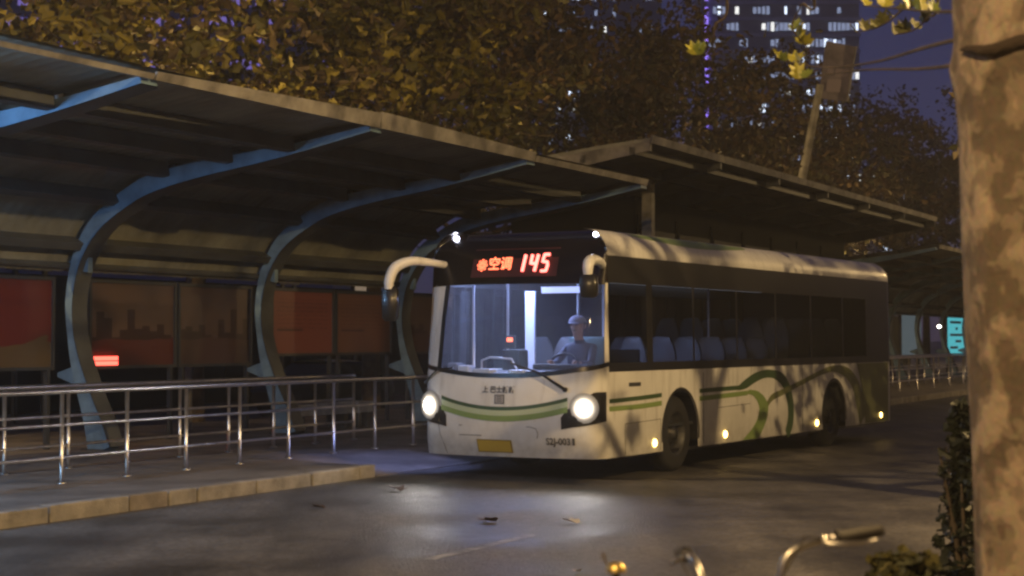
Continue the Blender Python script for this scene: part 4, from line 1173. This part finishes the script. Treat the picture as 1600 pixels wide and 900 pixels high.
# ------------------------------------------------------------------ leaning sign pole
SIGN_SCALE = 1.244
sg_ = empty('sign_pole', (6.4*1.244, 56, -.43), 0, 'leaning pale pole with a rectangular panel above the tall canopy', 'sign')
MB().tube([(0, 0, 0), (1.66, 0, 8.4)], [.14, .10], 12).build('pole', M_FASC, sg_, True)
pp = MB().add([(.58, -.05, 8.05), (1.36, .10, 7.98), (1.60, .10, 9.42), (.80, -.05, 9.55)]+[(.58, .03, 8.05), (1.36, .18, 7.98), (1.60, .18, 9.42), (.80, .03, 9.55)],
         [(0,1,2,3),(7,6,5,4),(0,4,5,1),(1,5,6,2),(2,6,7,3),(3,7,4,0)]).build('panel', M_SIGNB, sg_)
MB().tube([(1.36, .06, 7.98), (1.60, .06, 9.42)], .03, 6).build('panel_edge', M_FASC, pp)
for (x0, x1, z0, z1) in ((.78, 1.16, 8.22, 8.55), (1.02, 1.36, 8.62, 8.85), (.82, .98, 8.7, 9.2), (1.12, 1.40, 8.95, 9.2)):
    MB().add([(x0, -.075+.19*(x0-.58), z0), (x1, -.075+.19*(x1-.58), z0), (x1+.05, -.075+.19*(x1-.53), z1), (x0+.05, -.075+.19*(x0-.53), z1)], [(0,1,2,3)]).build('panel_patch', mat('panel_patch', (.38, .31, .26), .6), pp)

pp.location.x = 1.02
sg_.scale = (SIGN_SCALE,)*3

# ------------------------------------------------------------------ car behind the notice boards
ca = empty('parked_car', T(-10.2, 19.4), TRZ, 'parked car with yellow roof behind the notice boards', 'car')
def carbody():
    st = [(-2.1, .32, .62, .70), (-2.05, .28, .70, .80), (-1.2, .25, .88, .84), (-.9, .25, .90, .85), (1.0, .25, .90, .85), (1.75, .28, .90, .82), (2.1, .34, .82, .74)]
    rows = []
    for y, z0, z1, w in st:
        rows.append([(-w*.96, y, z0), (-w, y, lerp(z0, z1, .5)), (-w*.95, y, z1), (w*.95, y, z1), (w, y, lerp(z0, z1, .5)), (w*.96, y, z0), (-w*.96, y, z0)])
    b = MB().grid(rows); b.add(rows[0][:-1], [tuple(range(6))]); b.add(rows[-1][:-1], [tuple(range(6))])
    b.build('body', mat('dark_car_paint', (.012, .013, .016), .35), ca, True)
    g = MB().grid([[(-.80, -1.05, .885), (-.62, -.45, 1.30), (-.62, .75, 1.30), (-.80, 1.5, .885)], [(.80, -1.05, .885), (.62, -.45, 1.30), (.62, .75, 1.30), (.80, 1.5, .885)]])
    for s in (-1, 1): g.add([(s*.80, -1.05, .885), (s*.62, -.45, 1.30), (s*.62, .75, 1.30), (s*.80, 1.5, .885)], [(0,1,2,3)])
    g.build('window', M_CARG, ca)
    MB().grid([[(x, y, 1.305+.05*(1-(x/.6)**2)-.02*abs(y-.15)) for y in (-.5, -.2, .15, .5, .8)] for x in (-.60, -.3, 0, .3, .60)]).build('roof', M_CARY, ca, True)
    tm = MB().lathe([(-.09, .18), (-.09, .28), (-.06, .31), (.06, .31), (.09, .28), (.09, .18), (.07, .001)], (0, 0, 0), 'x', 24).mesh('wheel', M_RUB, True)
    for y in (-1.35, 1.3):
        for s in (-1, 1): inst(tm, 'wheel', ca, (s*.76, y, .31), (0, 0, 0 if s > 0 else math.pi))
carbody(); ca.scale = (.95, .95, .95)

# ------------------------------------------------------------------ litter on the road
def litter(label, p, size, rz, m=M_DRY):
    rnd = random.Random(int(size*1e4)+int(rz*100))
    me = leaf_mesh(size, m, int(rz*100))
    o = bpy.data.objects.new('fallen_leaf', me); COL.objects.link(o); o.location = p; o.rotation_euler = (R(8), R(6), rz)
    for v in me.vertices: v.co.z = v.co.z*.9
    tag(o, label, 'leaf', 'fallen leaves on the road')
def gp(x, y): D = 1.75*2700/(y-530); return ((x-800)/2700*D, D, .012)
litter('dark curled leaf on the road near the end of the kerb', gp(626, 768), .26, .4)
litter('small dark leaf on the road below the kerb end', gp(508, 795), .16, 1.3)
litter('flat dark leaf on the road in front of the number plate', gp(775, 815), .22, 2.1)
litter('pale wet leaf in the headlight glare on the road', gp(902, 818), .20, .9, mat('pale_wet_leaf', (.5, .47, .42), .2))
litter('tiny pale leaf at the bottom edge of the road', gp(905, 893), .10, 2.6, MATS['pale_wet_leaf'])

# ------------------------------------------------------------------ buildings
WIN_ME = MB().box(-.5, .5, -.06, 0, -.5, .5)
def tower(label, x0, x1, D, h, fl, mats_w, seed, litp, nwin, band=True, wh=.55, thick=30, f0=2):
    rnd = random.Random(seed); w = x1-x0
    r = empty('tower_block', ((x0+x1)/2, D, 0), 0, label, 'building', 'lit towers behind the trees')
    MB().box(-w/2, w/2, 0, thick, 0, h).build('wall', M_BODYC, r)
    me = [WIN_ME.mesh('window', m) for m in mats_w]
    nf = int(h/fl)
    for f in range(f0, nf):
        z = f*fl
        if band: MB().box(-w/2-.3, w/2+.3, -.6, .05, z-.35, z+.35).build('floor_band', M_BAND, r)
        run = 0
        for k in range(nwin):
            if run <= 0 and rnd.random() < litp: run = rnd.choice((1, 1, 2, 3))
            if run > 0:
                run -= 1
                cw = w/nwin
                inst(me[0 if rnd.random() < .6 else rnd.randrange(len(me))], 'window', r, (-w/2+cw*(k+.5), -.01, z+fl*.52), (0, 0, 0), (cw*rnd.uniform(.5, .9), 1, fl*wh*rnd.uniform(.6, 1)))
    return r
def bx(x, D): return (x-800)/2700*D
t1 = tower('tall banded tower with a violet light line down its left edge', bx(1108, 420), bx(1345, 420), 420, 112, 4.0, [M_WIND, M_WINC, M_WINW], 21, .30, 34, f0=8)
for k in range(26):
    MB().box(bx(1108, 420)-bx(1226, 420)-.9, bx(1108, 420)-bx(1226, 420)-.2, -1.2, -.2, 38+k*2.9, 38+k*2.9+(2.3 if k % 5 else 1.2)).build('light_strip', M_PURP, t1)
tower('lower block with bluish lit windows above the tall canopy', bx(872, 300), bx(985, 300), 300, 40, 3.2, [M_WINC, M_WINC], 33, .42, 10, False)
tower('dim block glinting between trees at the upper middle', bx(850, 380), bx(1035, 380), 380, 92, 3.6, [M_WIND, M_WINW, M_WINC], 45, .20, 26, False)
tower('violet lit block behind the golden trees at the left', bx(-20, 260), bx(520, 260), 260, 70, 3.2, [M_WINV, M_WINV], 51, .5, 26, False, f0=9)
tower('far low block with white windows right of the sign pole', bx(1180, 330), bx(1420, 330), 330, 34, 3.4, [M_WIND, M_WINW, M_WINC], 66, .2, 30, False)

# dark hedge-backed wall closing the view beneath the shelters
wl_ = empty('boundary_wall', T(-17, 0), TRZ, 'dark boundary wall beyond the platform under the shelters', 'wall')
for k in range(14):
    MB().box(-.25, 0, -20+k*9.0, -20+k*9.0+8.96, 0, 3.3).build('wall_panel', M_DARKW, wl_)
# buildings on the near side of the street, behind the camera
for k, (s0, L_, h_) in enumerate(((-48, 40, 13), (-7, 34, 15), (28, 40, 14))):
    nb_ = empty('street_building', T(23, s0), TRZ, ['plain brown building across the near pavement behind the camera', 'plain brown building across the near pavement right of the camera', 'plain brown building across the near pavement far right'][k], 'building', 'buildings along the near side of the street')
    MB().box(0, 10, 0, L_, 0, h_).build('wall', mat('brown_render', (.035, .028, .022), .85, var=.3, scale=.4), nb_)
    MB().box(-.35, 10.3, -.3, L_+.3, h_, h_+.35).build('roof', M_DARKW, nb_)
# damp night air
hz_ = MB().box(-260, 330, -60, 470, -1.2, 114).build('haze', None); hz_.data.materials.clear()
hm = bpy.data.materials.new('night_air'); hm.use_nodes = True; hm.node_tree.nodes.clear()
hv = hm.node_tree.nodes.new('ShaderNodeVolumePrincipled'); ho = hm.node_tree.nodes.new('ShaderNodeOutputMaterial')
hv.inputs['Color'].default_value = (.9, .9, .92, 1); hv.inputs['Density'].default_value = HAZE; hv.inputs['Anisotropy'].default_value = .55
hm.node_tree.links.new(hv.outputs['Volume'], ho.inputs['Volume']); hz_.data.materials.append(hm)
tag(hz_, kind='stuff')
# light boxes seen through the far shelter
def lightbox(label, p, s, w, z0, z1, m):
    r = empty('light_box', T(p, s), TRZ, label, 'light box')
    MB().box(-.12, 0, 0, w, z0, z1).build('cabinet', M_FRAME, r)
    MB().box(.003, .02, .06, w-.06, z0+.06, z1-.06).build('lit_face', m, r)
    for y in (.2, w-.2): MB().box(-.1, -.02, y-.05, y+.05, 0, z0).build('leg', M_FRAME, r)
    return r
tl = lightbox('bright teal light box framed by the far shelter rib', -6.2, 67.3, 6.0, .9, 3.4, M_TEAL)
for k in range(6): MB().box(.024, .03, .5+(k % 2)*1.2, 2.2+(k % 3)*.8, 1.3+k*.3, 1.42+k*.3).build('print_row', M_BAND, tl)
lightbox('small violet light box above the notice boards', -14, 23.2, .95, 3.18, 3.42, M_WINV)
lightbox('small yellow light box above the red poster board', -13.8, 13.0, 1.3, 3.2, 3.8, emis('yellow_sign_face', (.8, .55, .12), .22))
lightbox('small beige light box left of the bus mirror', -14.8, 28.2, 1.1, 3.1, 3.7, emis('beige_sign_face', (.8, .6, .42), .25))
lightbox('dim grey light box beside the rear corner of the bus', -6.2, 58.3, 3.6, 1.0, 3.1, M_TEALD)
hl = empty('hanging_lamp', (17.3, 70, 2.27), 0, 'small white lamp hanging under the far shelter', 'lamp')
MB().lathe([(-.07, .001), (-.05, .06), (0, .08), (.05, .05), (.06, .02)], (0, 0, 0), 'z', 12).build('globe', emis('white_globe', (1, .93, .8), 14), hl, True)
MB().tube([(0, 0, .05), (0, 0, 2.0)], .012, 6).build('cord', M_PURL, hl)

# ------------------------------------------------------------------ street lamps (all outside the picture)
def street_lamp(label, loc, aim, h, energy, col=(1.0, .66, .28), head=1.6, spot=150):
    d = Vector((aim[0]-loc[0], aim[1]-loc[1], 0)).normalized()
    r = empty('street_lamp', (loc[0], loc[1], loc[2]), math.atan2(d.y, d.x), label, 'street lamp', 'street lamps along the road')
    MB().tube([(0, 0, 0), (0, 0, h*.6), (0, 0, h-.3)], [.10, .08, .06], 12).build('pole', M_LPOLE, r, True)
    MB().tube(catmull([(0, 0, h-.35), (.15, 0, h), (head*.6, 0, h+.22), (head, 0, h+.25)], 5), .04, 8).build('arm', M_LPOLE, r, True)
    hd = MB().lathe([(-.34, .001), (-.30, .10), (-.05, .17), (.25, .13), (.36, .001)], (head+.3, 0, h+.27), 'x', 16).build('lamp_head', M_LPOLE, r, True)
    MB().lathe([(-.13, .001), (-.11, .08), (-.04, .12), (0, .13)], (head+.3, 0, h+.15), 'z', 16).build('lens', M_SODIUM if col[2] < .4 else emis('white_lens', col, 60), hd, True)
    light('lamp_light', 'POINT', r, (head+.3, 0, h-.10), energy, col, shadow_soft_size=.07)
    return r
NP = .12
street_lamp('sodium street lamp behind the camera on the near pavement', (-3.2, -3.0, NP), (-3.2, 3, 0), 8.5, 5000)
street_lamp('sodium street lamp on the near pavement right of the bus', (*T(17.0, -1)[:2], NP), T(0, -1), 8.0, 6500)
street_lamp('sodium street lamp far along the near pavement', (*T(11, 46)[:2], NP), T(0, 46), 8.5, 2600)
street_lamp('sodium street lamp behind the near shelter at the left', (*T(-8.6, -2.5)[:2], PH), T(-8.6, 12), 8.0, 1500)
street_lamp('sodium street lamp among the distant trees at the right', (*T(-7.4, 112)[:2], PH), T(-9, 80), 10, 5000)
def added_uplighter(label, loc, energy):  # added unseen uplighters brighten the foliage and leave the ground dark
    r = empty('added_uplighter_post', loc, 0, label, 'street lamp', 'added uplighters lighting the trees behind the shelters')
    MB().tube([(0, 0, 0), (0, 0, 3.9)], [.07, .045], 10).build('pole', M_LPOLE, r, True)
    MB().lathe([(0, .06), (.03, .14), (.22, .20), (.24, .19)], (0, 0, 3.9), 'z', 16).build('bowl', M_LPOLE, r, True)
    MB().lathe([(.16, .165), (.17, .001)], (0, 0, 3.9), 'z', 16).build('lens', M_SODIUM, r, True)
    light('lamp_light', 'SPOT', r, (0, 0, 4.30), energy, (1.0, .66, .26), (math.pi, 0, 0), spot_size=R(160), spot_blend=.3, shadow_soft_size=.12)
added_uplighter('added uplighter post behind the near shelter under the golden trees', T(-7.4, 10.5, PH), 470)
added_uplighter('added uplighter post behind the far end of the near shelter', T(-7.4, 22, PH), 400)
added_uplighter('added uplighter post behind the station office', T(-7.4, 38, PH), 520)
added_uplighter('added uplighter post behind the distant shelter', T(-8, 58, PH), 700)

# cool tube lamp under the roof of the off-picture bay
tl2 = empty('tube_lamp', T(-2.6, -3.4, 4.02), TRZ, 'cool tube lamp under the shelter roof beyond the left edge', 'lamp')
MB().box(-.08, .08, -.65, .65, .05, .13).build('housing', M_PURL, tl2)
MB().tube([(0, -.6, .02), (0, .6, .02)], .02, 8).build('tube', M_TUBE, tl2)
MB().tube([(0, 0, .13), (0, 0, .30)], .012, 6).build('hanger', M_PURL, tl2)
light('tube_light', 'POINT', tl2, (0, 0, -.06), 640, (.30, .58, 1.0), shadow_soft_size=.25)
